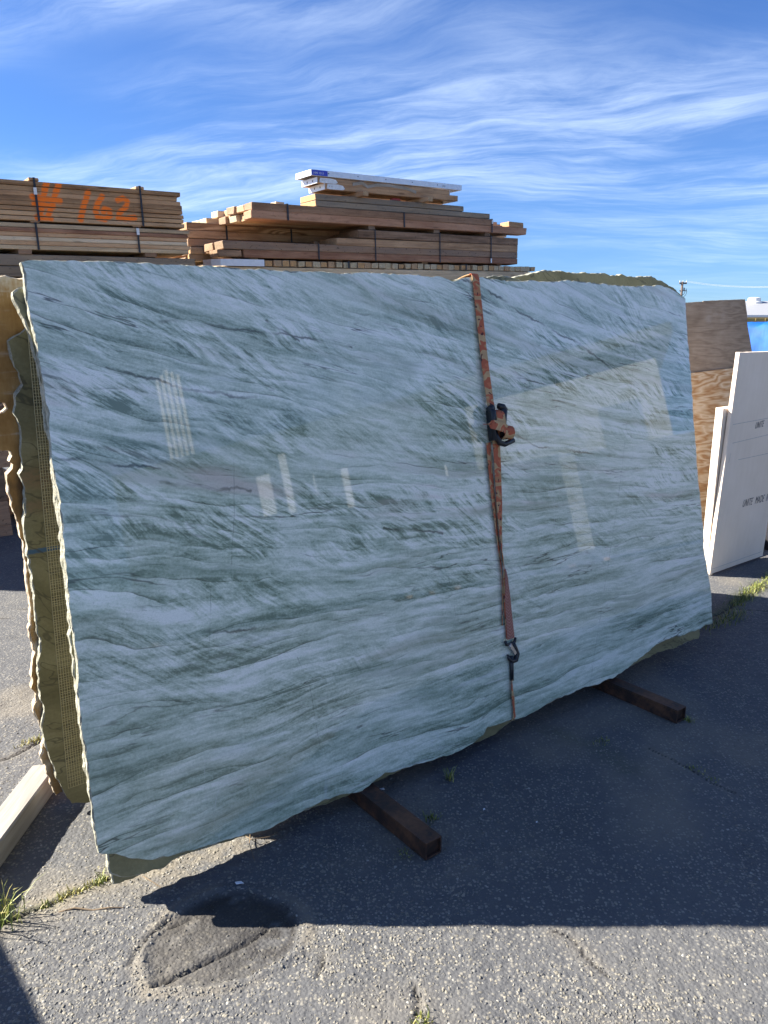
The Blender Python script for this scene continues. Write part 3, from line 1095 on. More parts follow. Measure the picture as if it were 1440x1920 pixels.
# glass-fibre net glued to slab D: warp and weft threads
net = MB()
NETM = plain('glass_fibre_net', (0.55, 0.48, 0.27), 0.7)
tl, tr = PD.uv(52, 622), PD.uv(92, 622)
bl, br = PD.uv(128, 1478), PD.uv(166, 1478)
rows_ = 165
for k in range(9):
    f = k / 8
    p, q = (tl[0] + (tr[0] - tl[0]) * f, tl[1] - 0.01), (bl[0] + (br[0] - bl[0]) * f, bl[1])
    w_ = 0.0011
    net.add([(p[0] - w_, p[1], 0.0015), (p[0] + w_, p[1], 0.0015), (q[0] + w_, q[1], 0.0015), (q[0] - w_, q[1], 0.0015),
             (p[0], p[1], 0.0028), (q[0], q[1], 0.0028)], [(0, 3, 5, 4), (4, 5, 2, 1), (0, 1, 2, 3)])
for k in range(rows_):
    if random.random() < 0.05:
        continue
    f = (k + random.uniform(-0.25, 0.25)) / (rows_ - 1)
    xa, xb = tl[0] + (bl[0] - tl[0]) * f, tr[0] + (br[0] - tr[0]) * f
    yy = tl[1] - 0.01 + (bl[1] - tl[1] + 0.01) * f
    net.add([(xa, yy - 0.0011, 0.0012), (xb, yy - 0.0011, 0.0012), (xb, yy + 0.0011, 0.0012), (xa, yy + 0.0011, 0.0012), (xa, yy, 0.0022), (xb, yy, 0.0022)],
            [(0, 1, 5, 4), (4, 5, 2, 3), (3, 2, 1, 0)])
nt = net.build('fibre_net', NETM, slab_d)

# ================================================================== STEEL TUBES AND THE HIDDEN A-FRAME
def square_tube(name, foot_px, width, height, length, label):
    p = onz(*foot_px)                       # near left bottom corner
    M = frame(p, DV, NB, (0, 0, 1))
    o = empty(name, M, label, 'steel tube', 'rusty tubes carrying the slabs')
    w, h, t_ = width, height, 0.005
    m = MB()
    m.box((0, 0, 0.002), (w, length, 0.002 + t_), 0.001)
    m.box((0, 0, h - t_), (w, length, h), 0.001)
    m.box((0, 0.0005, 0.002 + t_), (t_, length, h - t_), 0)
    m.box((w - t_, 0.0005, 0.002 + t_), (w, length, h - t_), 0)
    m.build('tube_wall', M_RUST, o)
    MB().box((t_, 0.012, 0.002 + t_), (w - t_, 0.016, h - t_)).build('end_plate', M_RUST, o)
    return o


square_tube('steel_tube', (798, 1615), 0.066, Z0, 1.30, 'rusty square steel tube poking out under the middle of the slab, nearer the oily patch')
square_tube('steel_tube', (1268, 1358), 0.066, Z0, 1.30, 'rusty square steel tube poking out under the slab beyond the strap, nearer the white boards')

af = empty('a_frame', frame(L0, DV, NB, (0, 0, 1)), 'dark steel A-frame hidden between the leaning slabs', 'rack')
for ax_ in (0.12, 1.30):
    for (q0, q1) in (((0.13, 0.004), (0.385, 1.50)), ((0.535, 0.004), (0.445, 1.50))):
        m = MB()
        m.tube([(ax_, q0[0], q0[1]), (ax_, q1[0], q1[1])], 0.020, 6)
        m.build('upright', M_DARKSTEEL, af)
    MB().box((ax_ - 0.02, 0.12, 0.001), (ax_ + 0.02, 0.545, 0.03)).build('foot', M_DARKSTEEL, af)
MB().tube([(0.0, 0.415, 1.51), (1.42, 0.415, 1.51)], 0.016, 8).build('top_rail', M_DARKSTEEL, af)

# ================================================================== RATCHET STRAP
def m_camo(n):
    uv = n.coord('UV')
    u, v, _ = n.sep(uv)
    b_ = n.noise(n.vec(u * 0.75, v * 0.55 + u * 0.1, 2.0), 1.0, 1.0, 0.4, 0.5)
    c_ = n.noise(n.vec(u * 1.3 + 4.0, v * 1.3, 7.0), 1.0, 1.0, 0.4, 0.4)
    col = n.ramp(b_, [(0.0, (0.50, 0.33, 0.17)), (0.40, (0.55, 0.37, 0.19)), (0.45, (0.46, 0.115, 0.055)), (0.56, (0.56, 0.17, 0.08)), (0.60, (0.46, 0.22, 0.10)), (0.66, (0.52, 0.35, 0.18))], 'CONSTANT')
    col = n.mix(c_.step(0.68, 0.69), col, (0.075, 0.014, 0.024))
    wv = ((u * 14.0).sin() * 0.5 + 0.5)
    thr = n.noise(n.vec(u * 30.0, v * 30.0, 0.0), 1.0, 2)
    return {'Base Color': n.mix(thr * 0.25, col, (0.25, 0.10, 0.05)), 'Roughness': 0.75, 'Normal': n.bump(wv, 0.2, 0.0006), 'Specular IOR Level': 0.3}


def m_web(n):
    uv = n.coord('UV')
    u, v, _ = n.sep(uv)
    a_ = (((u * 2.4 + (v - 0.5).abs() * 2.4)).frac() - 0.5).abs()
    col = n.mix(a_.step(0.10, 0.04), (0.33, 0.135, 0.10), (0.55, 0.32, 0.26))
    b_ = (((u * 2.4 + (v - 0.5).abs() * 2.4 + 0.2)).frac() - 0.5).abs()
    col = n.mix(b_.step(0.08, 0.02) * 0.8, col, (0.07, 0.03, 0.03))
    return {'Base Color': col, 'Roughness': 0.8, 'Specular IOR Level': 0.3}


M_CAMO = material('camouflage_webbing', m_camo)
M_WEB = material('webbing_back', m_web)


def ribbon(name, pts, widths, twists, mat, parent, th=0.0022, sub=8, wave=0.0):
    """flat webbing along pts (slab A coordinates); twist turns it about its length"""
    P = [Vector(p) for p in pts]
    n = len(P)
    v, uv, f = [], [], []
    L = 0.0
    secs = []
    for i in range(n - 1):
        for s in range(sub if i < n - 2 else sub + 1):
            t_ = s / sub
            p0, p1, p2, p3 = P[max(i - 1, 0)], P[i], P[i + 1], P[min(i + 2, n - 1)]
            p = 0.5 * ((2 * p1) + (p2 - p0) * t_ + (2 * p0 - 5 * p1 + 4 * p2 - p3) * t_ * t_ + (3 * p1 - p0 - 3 * p2 + p3) * t_ ** 3)
            sm = t_ * t_ * (3 - 2 * t_)
            secs.append((p, widths[i] + (widths[i + 1] - widths[i]) * sm, twists[i] + (twists[i + 1] - twists[i]) * sm))
    for i, (p, w_, tw) in enumerate(secs):
        q0, q1 = secs[max(i - 1, 0)][0], secs[min(i + 1, len(secs) - 1)][0]
        t_ = (q1 - q0).normalized()
        nz = Vector((0, 0, 1))
        if abs(t_.dot(nz)) > 0.9:
            nz = Vector((0, 1, 0)) if t_.z < 0 else Vector((0, -1, 0))
        sd = t_.cross(nz).normalized()
        nn = sd.cross(t_).normalized()
        c_, s_ = math.cos(tw), math.sin(tw)
        e = sd * c_ + nn * s_
        g = nn * c_ - sd * s_
        if i:
            L += (p - secs[i - 1][0]).length
        for k, (se, sg) in enumerate(((-1, 1), (1, 1), (1, -1), (-1, -1))):
            v.append(p + e * (se * w_ / 2) + g * (sg * th / 2))
            uv.append((L / 0.03, 0.0 if se < 0 else 1.0))
    for i in range(len(secs) - 1):
        for k in range(4):
            k2 = (k + 1) % 4
            f.append((i * 4 + k, i * 4 + k2, (i + 1) * 4 + k2, (i + 1) * 4 + k))
    f.append((0, 1, 2, 3))
    b = (len(secs) - 1) * 4
    f.append((b + 3, b + 2, b + 1, b))
    return mesh_obj(name, v, f, mat, parent, False, None, uv)


strap = empty('ratchet_strap', PA.M, 'rust-red camouflage ratchet strap pulled down over the slab face', 'strap')
U = lambda px, py, o=0.0: (*PA.uv(px, py), o)
top = U(889, 519)
W_ = 0.036
ribbon('webbing', [(top[0], top[1] - 0.03, -0.11), (top[0], top[1] + 0.002, -0.095), (top[0], top[1] + 0.010, -0.05), (top[0], top[1] + 0.010, -0.012), (top[0], top[1] + 0.002, 0.006),
                   U(893, 560, 0.008), U(903, 670, 0.014), U(911, 750, 0.022), U(917, 790, 0.026)],
       [W_] * 9, [0] * 9, M_CAMO, strap)
ribbon('webbing', [U(919, 800, 0.022), U(925, 850, 0.020), U(931, 930, 0.013), U(936, 1010, 0.010), U(939, 1045, 0.010), U(941, 1063, 0.012), U(943, 1085, 0.012), U(947, 1130, 0.010), U(953, 1195, 0.010)],
       [W_, W_, 0.035, 0.028, 0.024, 0.026, 0.030, 0.036, 0.042], [0, 0, 0.1, 0.5, 0.95, 0.8, 0.35, 0.08, 0.0], M_CAMO, strap)
ribbon('webbing_return', [U(913, 830, 0.008), U(919, 900, 0.007), U(930, 1000, 0.006), U(938, 1070, 0.007), U(940, 1120, 0.006), U(940, 1172, 0.005)],
       [0.030, 0.030, 0.026, 0.018, 0.014, 0.012], [0.25, 0.3, 0.5, 0.7, 0.9, 0.9], M_CAMO, strap)
# the patterned back of the webbing shows below the half twist
ribbon('webbing_back', [U(942.5, 1066, 0.0155), U(945, 1090, 0.0150), U(948, 1130, 0.0130), U(953.5, 1197, 0.0130)], [0.010, 0.024, 0.034, 0.041], [0.5, 0.25, 0.05, 0.0], M_WEB, strap, 0.0012)

# ratchet: two side plates, handle with bar, spool wound with webbing
rc = Vector(U(921, 800))
rt = MB()
SC = 1.0
for sx, lean_ in ((-0.030, 0.0), (0.030, 0.0)):
    rt.tube([rc + Vector((sx, 0.070, 0.030)), rc + Vector((sx * 1.05, 0.055, 0.046)), rc + Vector((sx * 0.95, 0.0, 0.040)), rc + Vector((sx * 0.85, -0.045, 0.030))], [0.012, 0.014, 0.010, 0.008], 8)
    rt.box((rc.x + sx - 0.002, rc.y - 0.055, 0.010), (rc.x + sx + 0.002, rc.y + 0.062, 0.052), 0.001)
rat = rt.build('ratchet_frame', M_BLACK, strap, True)
MB().tube([rc + Vector((-0.040, 0.064, 0.034)), rc + Vector((-0.018, 0.074, 0.036))], 0.013, 10).build('release_grip', M_BLACK, rat, True)
MB().tube([rc + Vector((0.012, 0.076, 0.038)), rc + Vector((0.034, 0.072, 0.040)), rc + Vector((0.043, 0.055, 0.042))], 0.012, 10).build('release_grip', M_BLACK, rat, True)
MB().tube([rc + Vector((-0.018, -0.010, 0.030)), rc + Vector((-0.010, -0.045, 0.036)), rc + Vector((-0.002, -0.066, 0.040)), rc + Vector((0.020, -0.074, 0.044)), rc + Vector((0.068, -0.062, 0.046))],
          [0.010, 0.011, 0.012, 0.0105, 0.0105], 10).build('handle_bar', M_BLACK, strap, True)
MB().tube([rc + Vector((-0.036, 0.010, 0.028)), rc + Vector((0.038, 0.010, 0.028))], 0.007, 10).build('spool_axle', M_STEEL, rat, True)
ribbon('webbing_wrap', [tuple(rc + Vector((0.002, 0.062, 0.030))), tuple(rc + Vector((0.002, 0.050, 0.052))), tuple(rc + Vector((0.004, 0.010, 0.056))), tuple(rc + Vector((0.008, -0.022, 0.050)))], [0.040, 0.042, 0.042, 0.038], [0, 0, 0, 0.1], M_CAMO, strap)
# loose tail tucked round the ratchet: a band across and a coil hanging to the right
ribbon('tail_band', [tuple(rc + Vector((-0.050, 0.012, 0.022))), tuple(rc + Vector((-0.042, 0.008, 0.050))), tuple(rc + Vector((-0.010, -0.003, 0.062))), tuple(rc + Vector((0.020, -0.016, 0.060))), tuple(rc + Vector((0.038, -0.024, 0.046)))],
       [0.036] * 5, [0] * 5, M_CAMO, strap)
coil = []
for k in range(30):
    a_ = k / 29 * 2 * math.pi * 2.3
    r_ = 0.026 - 0.0045 * k / 29
    coil.append(tuple(rc + Vector((0.040 + 0.0 * k, -0.028 + math.cos(a_) * r_, 0.040 + math.sin(a_) * r_))))
v, f, uv = [], [], []
for i, p in enumerate(coil):
    for e in (-0.020, 0.020):
        v.append((p[0] + e - 0.004 + 0.10 * (p[1] - rc.y + 0.028), p[1] + e * -0.18, p[2] + e * 0.25))
        uv.append((i * 0.42, 0.0 if e < 0 else 1.0))
for i in range(len(coil) - 1):
    f.append((i * 2, i * 2 + 1, i * 2 + 3, i * 2 + 2))
tc = mesh_obj('tail_coil', v, f, M_CAMO, strap, False, None, uv)
md = tc.modifiers.new('thick', 'SOLIDIFY')
md.thickness = 0.002
# hook
hk = Vector(U(953, 1200))
hm = MB()
hm.tube([hk + Vector((-0.029, 0.004, 0.012)), hk + Vector((-0.024, -0.012, 0.012)), hk + Vector((0.0, -0.016, 0.013)), hk + Vector((0.024, -0.010, 0.012)), hk + Vector((0.029, 0.006, 0.012))], [0.0055, 0.0065, 0.006, 0.0065, 0.0055], 8)
hm.tube([hk + Vector((0.012, -0.014, 0.013)), hk + Vector((0.022, -0.036, 0.013)), hk + Vector((0.030, -0.062, 0.013)), hk + Vector((0.018, -0.085, 0.013)), hk + Vector((-0.004, -0.086, 0.013)), hk + Vector((-0.018, -0.072, 0.013)), hk + Vector((-0.025, -0.052, 0.013))],
        [0.009, 0.009, 0.0105, 0.0105, 0.009, 0.007, 0.004], 8)
hook = hm.build('hook', M_BLACK, strap, True)
MB().box((-0.007, -0.028, -0.003), (0.009, 0.026, 0.003), 0.0015, M=Matrix.Translation(hk + Vector((0.002, -0.036, 0.017))) @ Matrix.Rotation(0.55, 4, 'Z')).build('spring_latch', M_STEEL, hook)
MB().tube([hk + Vector((-0.012, -0.016, 0.012)), hk + Vector((-0.010, -0.024, 0.022))], 0.004, 8).build('latch_pin', M_STEEL, hook, True)
MB().tube([U(954, 1229, 0.013), U(956, 1255, 0.010), U(957, 1275, 0.008)], [0.009, 0.0085, 0.008], 8).build('hook_shank', M_BLACK, strap, True)
bt = U(962, 1348)
ribbon('webbing', [U(957, 1272, 0.008), U(957.5, 1290, 0.008), U(960, 1310, 0.007), U(962, 1330, 0.006), (bt[0], bt[1] + 0.006, 0.005), (bt[0], bt[1] - 0.006, -0.010), (bt[0] + 0.0, bt[1] - 0.008, -0.040)],
       [0.016, 0.024, 0.026, 0.020, 0.022, 0.024, 0.024], [0.9, 0.6, 0.4, 0.5, 0.2, 0, 0], M_CAMO, strap)

# ================================================================== LUMBER
TILT = 0.034


class Pile:
    def __init__(self, px, py, t, theta=37.3, tilt=TILT):
        th = math.radians(theta)
        self.e1 = np.array([math.cos(th), math.sin(th), tilt])
        self.e1 /= np.linalg.norm(self.e1)
        self.e2 = np.array([-math.sin(th), math.cos(th), 0])
        self.e3 = np.cross(self.e1, self.e2)
        p = at(px, py, t)
        self.o = p - self.e3 * (p[2] / self.e3[2])
        self.M = frame(self.o, self.e1, self.e2, self.e3)

    def sz(self, px, py, q=0.0):
        p = onplane(px, py, self.o + self.e2 * q, self.e2) - self.o
        return float(np.dot(p, self.e1)), float(np.dot(p, self.e3))


def board(parent, lo, hi, mat, name='board', bev=0.003, jit=0.003, cross=False):
    """a stick of timber; its own local x runs along its length"""
    c = [(l + h) / 2 for l, h in zip(lo, hi)]
    hf = [(h - l) / 2 for l, h in zip(lo, hi)]
    if cross:
        hf = [hf[1], hf[0], hf[2]]
    v, f = chamfer_box([-h for h in hf], hf, bev, jit)
    o = mesh_obj(name, v, f, mat, parent)
    M = Matrix.Translation(c)
    if cross:
        M = M @ Matrix.Rotation(math.pi / 2, 4, 'Z')
    if parent is None:
        o.matrix_world = M
    else:
        o.matrix_local = M
    return o


def pick(*a):
    return random.choice(a)


def band(parent, s, z0, z1, depth, q=0.0, w=0.016, name='steel_band', mat=None):
    t_ = 0.0022
    m = MB()
    m.box((s - w / 2, q - 0.004 - t_, z0), (s + w / 2, q - 0.004, z1))
    m.box((s - w / 2, q - 0.004 - t_, z1 + 0.0005), (s + w / 2, q + depth, z1 + 0.0005 + t_))
    return m.build(name, mat or M_BAND, parent)


# ---- left pile
PL = Pile(343, 360, 6.6)
lb1 = empty('lumber_bundle', PL.M, 'banded bundle of sawn boards sprayed with orange number 162', 'lumber')
bl2 = empty('lumber_bundle', PL.M, 'banded bundle of sawn boards lying under the orange-numbered bundle', 'lumber')
z_ = lambda y, x=343: PL.sz(x, y)[1]
s_end = PL.sz(345, 400)[0]
S_LEFT = s_end - 3.6
segs = []


def zp(x, y):
    return PL.sz(x / 2.769, 300 + y / 2.769)


for line in ([(240, 120), (205, 300)], [(303, 128), (248, 300)], [(168, 190), (310, 212)], [(178, 228), (275, 242)], [(195, 298), (262, 302)],
             [(458, 168), (436, 235), (420, 308)],
             [(532, 188), (508, 225), (495, 262), (508, 298), (545, 308), (572, 290), (568, 262), (545, 252), (538, 270)],
             [(612, 208), (640, 198), (662, 215), (655, 240), (622, 275), (615, 300), (650, 306), (700, 300)]):
    segs += [(zp(*p), zp(*q)) for p, q in zip(line[:-1], line[1:])]
W_162 = wood('timber_sprayed', (0.2, 0.11, 0.055), (0.45, 0.275, 0.145), (0.62, 0.42, 0.25), spots=0.25, paint=(lb1, segs, 0.020, (1.0, 0.21, 0.025)))
lev1 = np.linspace(z_(428), z_(361), 9)
DEEP = 0.29
for i in range(8):
    for j in range(4):
        e = random.uniform(-0.02, 0.012)
        fr = random.uniform(-0.004, 0.006) if j == 0 else 0.0
        board(lb1, (S_LEFT, fr + j * DEEP, lev1[i] + 0.0012), (s_end + e - (0.03 if i > 4 else 0), (j + 1) * DEEP - 0.005, lev1[i + 1] - 0.0012), W_162 if j == 0 else W_TAN, 'board')
lev2 = np.linspace(z_(476, 350), z_(432, 346), 7)
for i in range(6):
    for j in range(4):
        e = random.uniform(-0.012, 0.02)
        fr = random.uniform(-0.004, 0.006) if j == 0 else 0.0
        board(bl2, (S_LEFT, fr + j * DEEP, lev2[i] + 0.0012), (s_end + 0.02 + e, (j + 1) * DEEP - 0.005, lev2[i + 1] - 0.0012), pick(W_TAN, W_PINK, W_PALE) if j == 0 else W_TAN, 'board')
s_b = [PL.sz(71, 400)[0], PL.sz(266, 400)[0]]
s_b2 = [PL.sz(70, 450)[0], PL.sz(259, 450)[0]]
for s in s_b:
    board(lb1, (s - 0.035, -0.008, lev1[-1] + 0.001), (s + 0.035, 4 * DEEP, lev1[-1] + 0.022), W_TAN, 'cap_block', cross=False)
    band(lb1, s, lev1[0] - 0.002, lev1[-1] + 0.0225, 4 * DEEP, -0.006)
MB().box((s_b[0] - 0.014, -0.0165, lev1[5] + 0.01), (s_b[0] + 0.010, -0.0145, lev1[6] + 0.025)).build('tag', M_TAGW, lb1)
for s in s_b2:
    band(bl2, s, lev2[0] - 0.002, lev2[-1] + 0.004, 4 * DEEP, -0.006)
    g = board(bl2, (s - 0.035, -0.004, lev2[-1] + 0.007), (s + 0.035, 4 * DEEP, lev1[0]), W_TAN, 'spacer')
MB().box((s_b2[1] - 0.012, -0.0165, lev2[4] + 0.01), (s_b2[1] + 0.012, -0.0145, lev2[5] + 0.03), M=Matrix.Translation((0, 0, 0))).build('tag', M_TAGW, bl2)
# gray timbers below, then more bundles down to the ground
zt = z_(484, 355)
gt1 = (z_(503, 355), zt)
gt2 = (z_(522, 355), z_(504, 355))
for k, (zz0, zz1) in enumerate((gt1, gt2)):
    for j in range(2):
        o = board(None, (0, 0, 0), (s_end + 0.07 - k * 0.05 - S_LEFT, 0.18, zz1 - zz0 - 0.002), W_GRAY, 'timber_beam', 0.005, 0.004)
        lab = [['weathered grey timber directly under the lower board bundle, front one', 'weathered grey timber directly under the lower board bundle, rear one'],
               ['lower weathered grey timber beneath another grey timber, front one', 'lower weathered grey timber beneath another grey timber, rear one']][k][j]
        o.matrix_world = Matrix(PL.M) @ Matrix.Translation(((S_LEFT + s_end + 0.07 - k * 0.05) / 2, 0.09 + j * 0.80 + 0.01, (zz0 + zz1) / 2))
        tag(o, lab, 'timber', 'grey timbers under the left pile')
for s in (s_b2[0] - 0.1, s_b2[1] + 0.1):
    board(bl2, (s - 0.05, 0.0, zt + 0.001), (s + 0.05, 4 * DEEP, lev2[0]), W_BROWN, 'spacer')
bl3 = empty('lumber_bundle', PL.M, 'dark board bundle at the bottom of the numbered pile, mostly hidden', 'lumber')
nlay = 9
lev3 = np.linspace(0.62, gt2[0] - 0.01, nlay + 1)
for i in range(nlay):
    for j in range(2):
        board(bl3, (S_LEFT, 0.02 + j * 0.58 + random.uniform(0, 0.01), lev3[i]), (s_end - 0.02, 0.02 + (j + 1) * 0.58 - 0.01, lev3[i + 1] - 0.004), pick(W_BROWN, W_GRAY, W_DARK), 'board')
for s in (S_LEFT + 0.2, (S_LEFT + s_end) / 2, s_end - 0.25):
    for k in range(3):
        board(bl3, (s - 0.09, 0.04, 0.203 * k - 0.06), (s + 0.09, 1.12, 0.203 * (k + 1) - 0.062 + (0.005 if k < 2 else 0.073)), W_DARK, 'bearer', 0.006)

# ---- middle pile
PM = Pile(472, 380, 7.3)


def beam_px(parent, x0, ytop, ybot, x1, q, wd, mat, name='beam', bev=0.006, ds=0.0):
    s0, zt_ = PM.sz(x0, ytop, q)
    _, zb = PM.sz(x0, ybot, q)
    s1, _ = PM.sz(x1, ytop + (x1 - x0) * 0.06, q)
    return board(parent, (s0 + ds, q, zb + 0.001), (s1, q + wd, zt_ - 0.001), mat, name, bev, 0.003)


MG = Matrix(PM.M)
tl_ = empty('timber_bundle', MG, 'banded two-course layer of long beams jutting out over the pile', 'lumber')
stag = [0, -0.03, 0.02, -0.05]
for j in range(5):
    off = [0, 0.0, -0.02, 0.035, -0.03][j]
    a_ = PM.sz(472, 378.5)
    b_ = PM.sz(472, 393)
    c_ = PM.sz(472, 409)
    r1, r2 = PM.sz(924, 413)[0], PM.sz(988, 434)[0]
    e1_ = r1 if j == 0 else r2 - [0, 0.35, 0.1, 0.2, 0.15][j]
    board(tl_, (a_[0] + off, j * 0.168, b_[1] + 0.0015), (e1_, (j + 1) * 0.168 - 0.006, a_[1]), [W_BROWN, W_TAN, W_BROWN, W_TAN, W_PALE][j], 'beam', 0.006, 0.004)
    board(tl_, (c_[0] + off * -0.6 + (0.05 if j == 1 else 0), j * 0.168 + 0.003, c_[1]), (r2 - (0.0 if j == 0 else random.uniform(0.0, 0.2)), (j + 1) * 0.168 - 0.004, b_[1] - 0.0015), [W_PINK, W_TAN, W_PALE, W_BROWN, W_TAN][j], 'beam', 0.006, 0.004)
r1b = PM.sz(955, 421)[0]
board(tl_, (r1b, 0.0, b_[1] + 0.0015), (PM.sz(982, 424)[0], 0.16, a_[1] - 0.008), W_TAN, 'beam', 0.006, 0.004)
for px in (539, 757, 922):
    band(tl_, PM.sz(px, 400)[0], c_[1] - 0.002, a_[1] + 0.004, 5 * 0.168, -0.004, 0.018, mat=M_BAND)
MB().box((PM.sz(922, 400)[0] - 0.01, -0.0145, b_[1] + 0.02), (PM.sz(922, 400)[0] + 0.012, -0.012, a_[1] - 0.005)).build('tag', M_TAGW, tl_)
for px in (536,):
    s = PM.sz(px, 380)[0]
    board(tl_, (s - 0.05, 0.1, a_[1] + 0.008), (s + 0.04, 0.8, a_[1] + 0.035), W_PALE, 'cap_block')

# right-front banded bundle of four courses
mb = empty('timber_bundle', MG, 'banded bundle of four beam courses under the jutting layer, stepped at one end', 'lumber')
zM = [PM.sz(672, 430)[1], PM.sz(672, 446.5)[1], PM.sz(672, 461)[1], PM.sz(672, 475)[1], PM.sz(672, 488)[1]]
s970 = PM.sz(971, 450)[0]
for i, (xl, mat) in enumerate(((672, W_BROWN), (631, W_TAN), (418, W_DARK), (456, W_PINK))):
    s0 = PM.sz(xl, 450)[0]
    for j in range(3):
        board(mb, (s0 + (0 if j == 0 else random.uniform(-0.05, 0.08)), j * 0.2, zM[i + 1] + 0.0015), (s970 + random.uniform(-0.01, 0.01), (j + 1) * 0.2 - 0.006, zM[i] - 0.0015), mat if j == 0 else pick(W_TAN, W_BROWN), 'beam', 0.006, 0.004)
for px in (703, 824, 920):
    band(mb, PM.sz(px, 450)[0], zM[4] - 0.002, zM[0] + 0.004, 0.6, -0.004, 0.014)
band(mb, PM.sz(597, 470)[0], zM[4] - 0.002, zM[2] + 0.004, 0.0, -0.004, 0.016)
MB().box((PM.sz(920, 450)[0] - 0.010, -0.0145, zM[4] + 0.01), (PM.sz(920, 450)[0] + 0.010, -0.012, zM[3] - 0.01)).build('tag', M_TAGW, mb)
for px in (700, 822, 918):
    s = PM.sz(px, 430)[0]
    zb_ = zM[0]
    board(mb, (s - 0.045, 0.03, zb_ + 0.004), (s + 0.045, 0.58, c_[1] - 0.001), W_DARK, 'spacer')

# rear-left bundle with the boldly grained plank
QG = 0.66
gb = empty('timber_bundle', MG, 'banded bundle with a boldly grained plank, behind the jutting layer', 'lumber')
zG = [PM.sz(352, y, QG)[1] for y in (416, 431, 447, 462, 478)]
sG = PM.sz(351, 430, QG)[0]
for i, (xr, mat) in enumerate(((640, W_GRAIN), (660, W_TAN), (600, W_BROWN), (680, W_BROWN))):
    for j in range(3):
        board(gb, (sG + random.uniform(-0.015, 0.015), QG + 0.20 + j * 0.2, zG[i + 1] + 0.0015) if j else (sG, QG, zG[i + 1] + 0.0015),
              (PM.sz(xr, 440, QG)[0], QG + (0.196 if j == 0 else 0.20 + (j + 1) * 0.2 - 0.006), zG[i] - 0.0015), mat if j == 0 else W_TAN, 'beam', 0.006, 0.004)
for px in (424, 545):
    band(gb, PM.sz(px, 430, QG)[0], zG[2], zG[0] + 0.003, 0.6, QG - 0.004, 0.018)
# two lit boards lying on it
for k, (x0, y0, x1) in enumerate(((372, 406, 430), (386, 404, 470))):
    o = board(None, (0, 0, 0), (1.1, 0.17, 0.055), W_PALE, 'board', 0.004, 0.003)
    s, z1 = PM.sz(x0, y0, QG + 0.05 + 0.19 * (1 - k))
    o.matrix_world = MG @ Matrix.Translation((s + 0.55, QG + 0.05 + 0.19 * (1 - k) + 0.085, zG[0] + 0.0285))
    tag(o, ['pale sunlit board end on the rear bundle, outer of two', 'pale sunlit board end on the rear bundle, beside the jutting beams'][k], 'board', 'loose boards on the rear bundle')
# short loose beams poking out at the left below
for k, (x0, yt, yb, x1, q, mat, lab) in enumerate(((384, 454, 467, 640, 0.64 - 0.42, W_GRAY, 'short dark beam end sticking out beside the spotted beam course, upper'),
                                                   (386, 468, 482, 640, 0.22, W_GRAY, 'short dark beam end sticking out beside the spotted beam course, lower'),)):
    pass
ls = empty('timber_bundle', MG, 'short dark beam ends sticking out beside the spotted beam course', 'lumber')
zS = [zM[2] - 0.004, zM[3], zM[4]]
for i, xs in enumerate((398, 396)):
    s0 = PM.sz(xs, 465, 0.1)[0]
    board(ls, (s0, 0.604, zS[i + 1] + 0.001), (s0 + 1.6, 0.604 + 0.05, zS[i] - 0.002), W_GRAY, 'beam', 0.006, 0.004)
s1_ = PM.sz(409, 470)[0]
board(mb, (s1_, 0.01, zM[4] + 0.0015), (PM.sz(455, 470)[0] - 0.008, 0.19, zM[3] - 0.0015), W_BROWN, 'beam', 0.006, 0.004)

# crosswise boards: a row of board ends, with a strip of bright sheet bent round the corner
cb = empty('board_layer', MG, 'row of crosswise board ends below the beams, bright metal strip at one corner', 'lumber')
zB1 = PM.sz(672, 491.5)[1]
zB0 = PM.sz(672, 503)[1]
sa, sb = PM.sz(432, 481)[0], PM.sz(1005, 506)[0]
nb_ = 46
for k in range(nb_):
    f0, f1 = k / nb_, (k + 1) / nb_
    wd = (sb - sa) / nb_
    gap = random.uniform(0.006, 0.02)
    board(cb, (sa + k * wd, random.uniform(-0.008, 0.012), zB0 + random.uniform(0, 0.004)), (sa + (k + 1) * wd - gap, 0.75, zB1 - random.uniform(0, 0.006)), pick(W_PALE, W_PALE, W_TAN, W_GRAY), 'board', 0.004, 0.003, cross=True)
m = MB()
P_ = [(sa + 0.35, -0.016), (sa + 0.02, -0.014), (sa - 0.10, 0.01), (sa - 0.17, 0.07), (sa - 0.20, 0.18)]
for (x0, y0), (x1, y1) in zip(P_[:-1], P_[1:]):
    m.add([(x0, y0, zB0), (x1, y1, zB0), (x1, y1, zB1), (x0, y0, zB1), (x0 + 0.001, y0 + 0.003, zB0), (x1 + 0.001, y1 + 0.003, zB0), (x1 + 0.001, y1 + 0.003, zB1), (x0 + 0.001, y0 + 0.003, zB1)],
          [(3, 2, 1, 0), (4, 5, 6, 7), (0, 1, 5, 4), (2, 3, 7, 6)])
m.build('metal_strip', M_ALU, cb)
for px in (652, 872):
    band(cb, PM.sz(px, 495)[0], zB0 - 0.002, zB1 + 0.004, 0.7, -0.015, 0.02)
for px in (480, 640, 800, 940):
    s = PM.sz(px, 490)[0]
    board(cb, (s - 0.04, 0.03, zB1 + 0.006), (s + 0.04, 0.7, zM[4] - 0.001), W_BROWN, 'spacer')
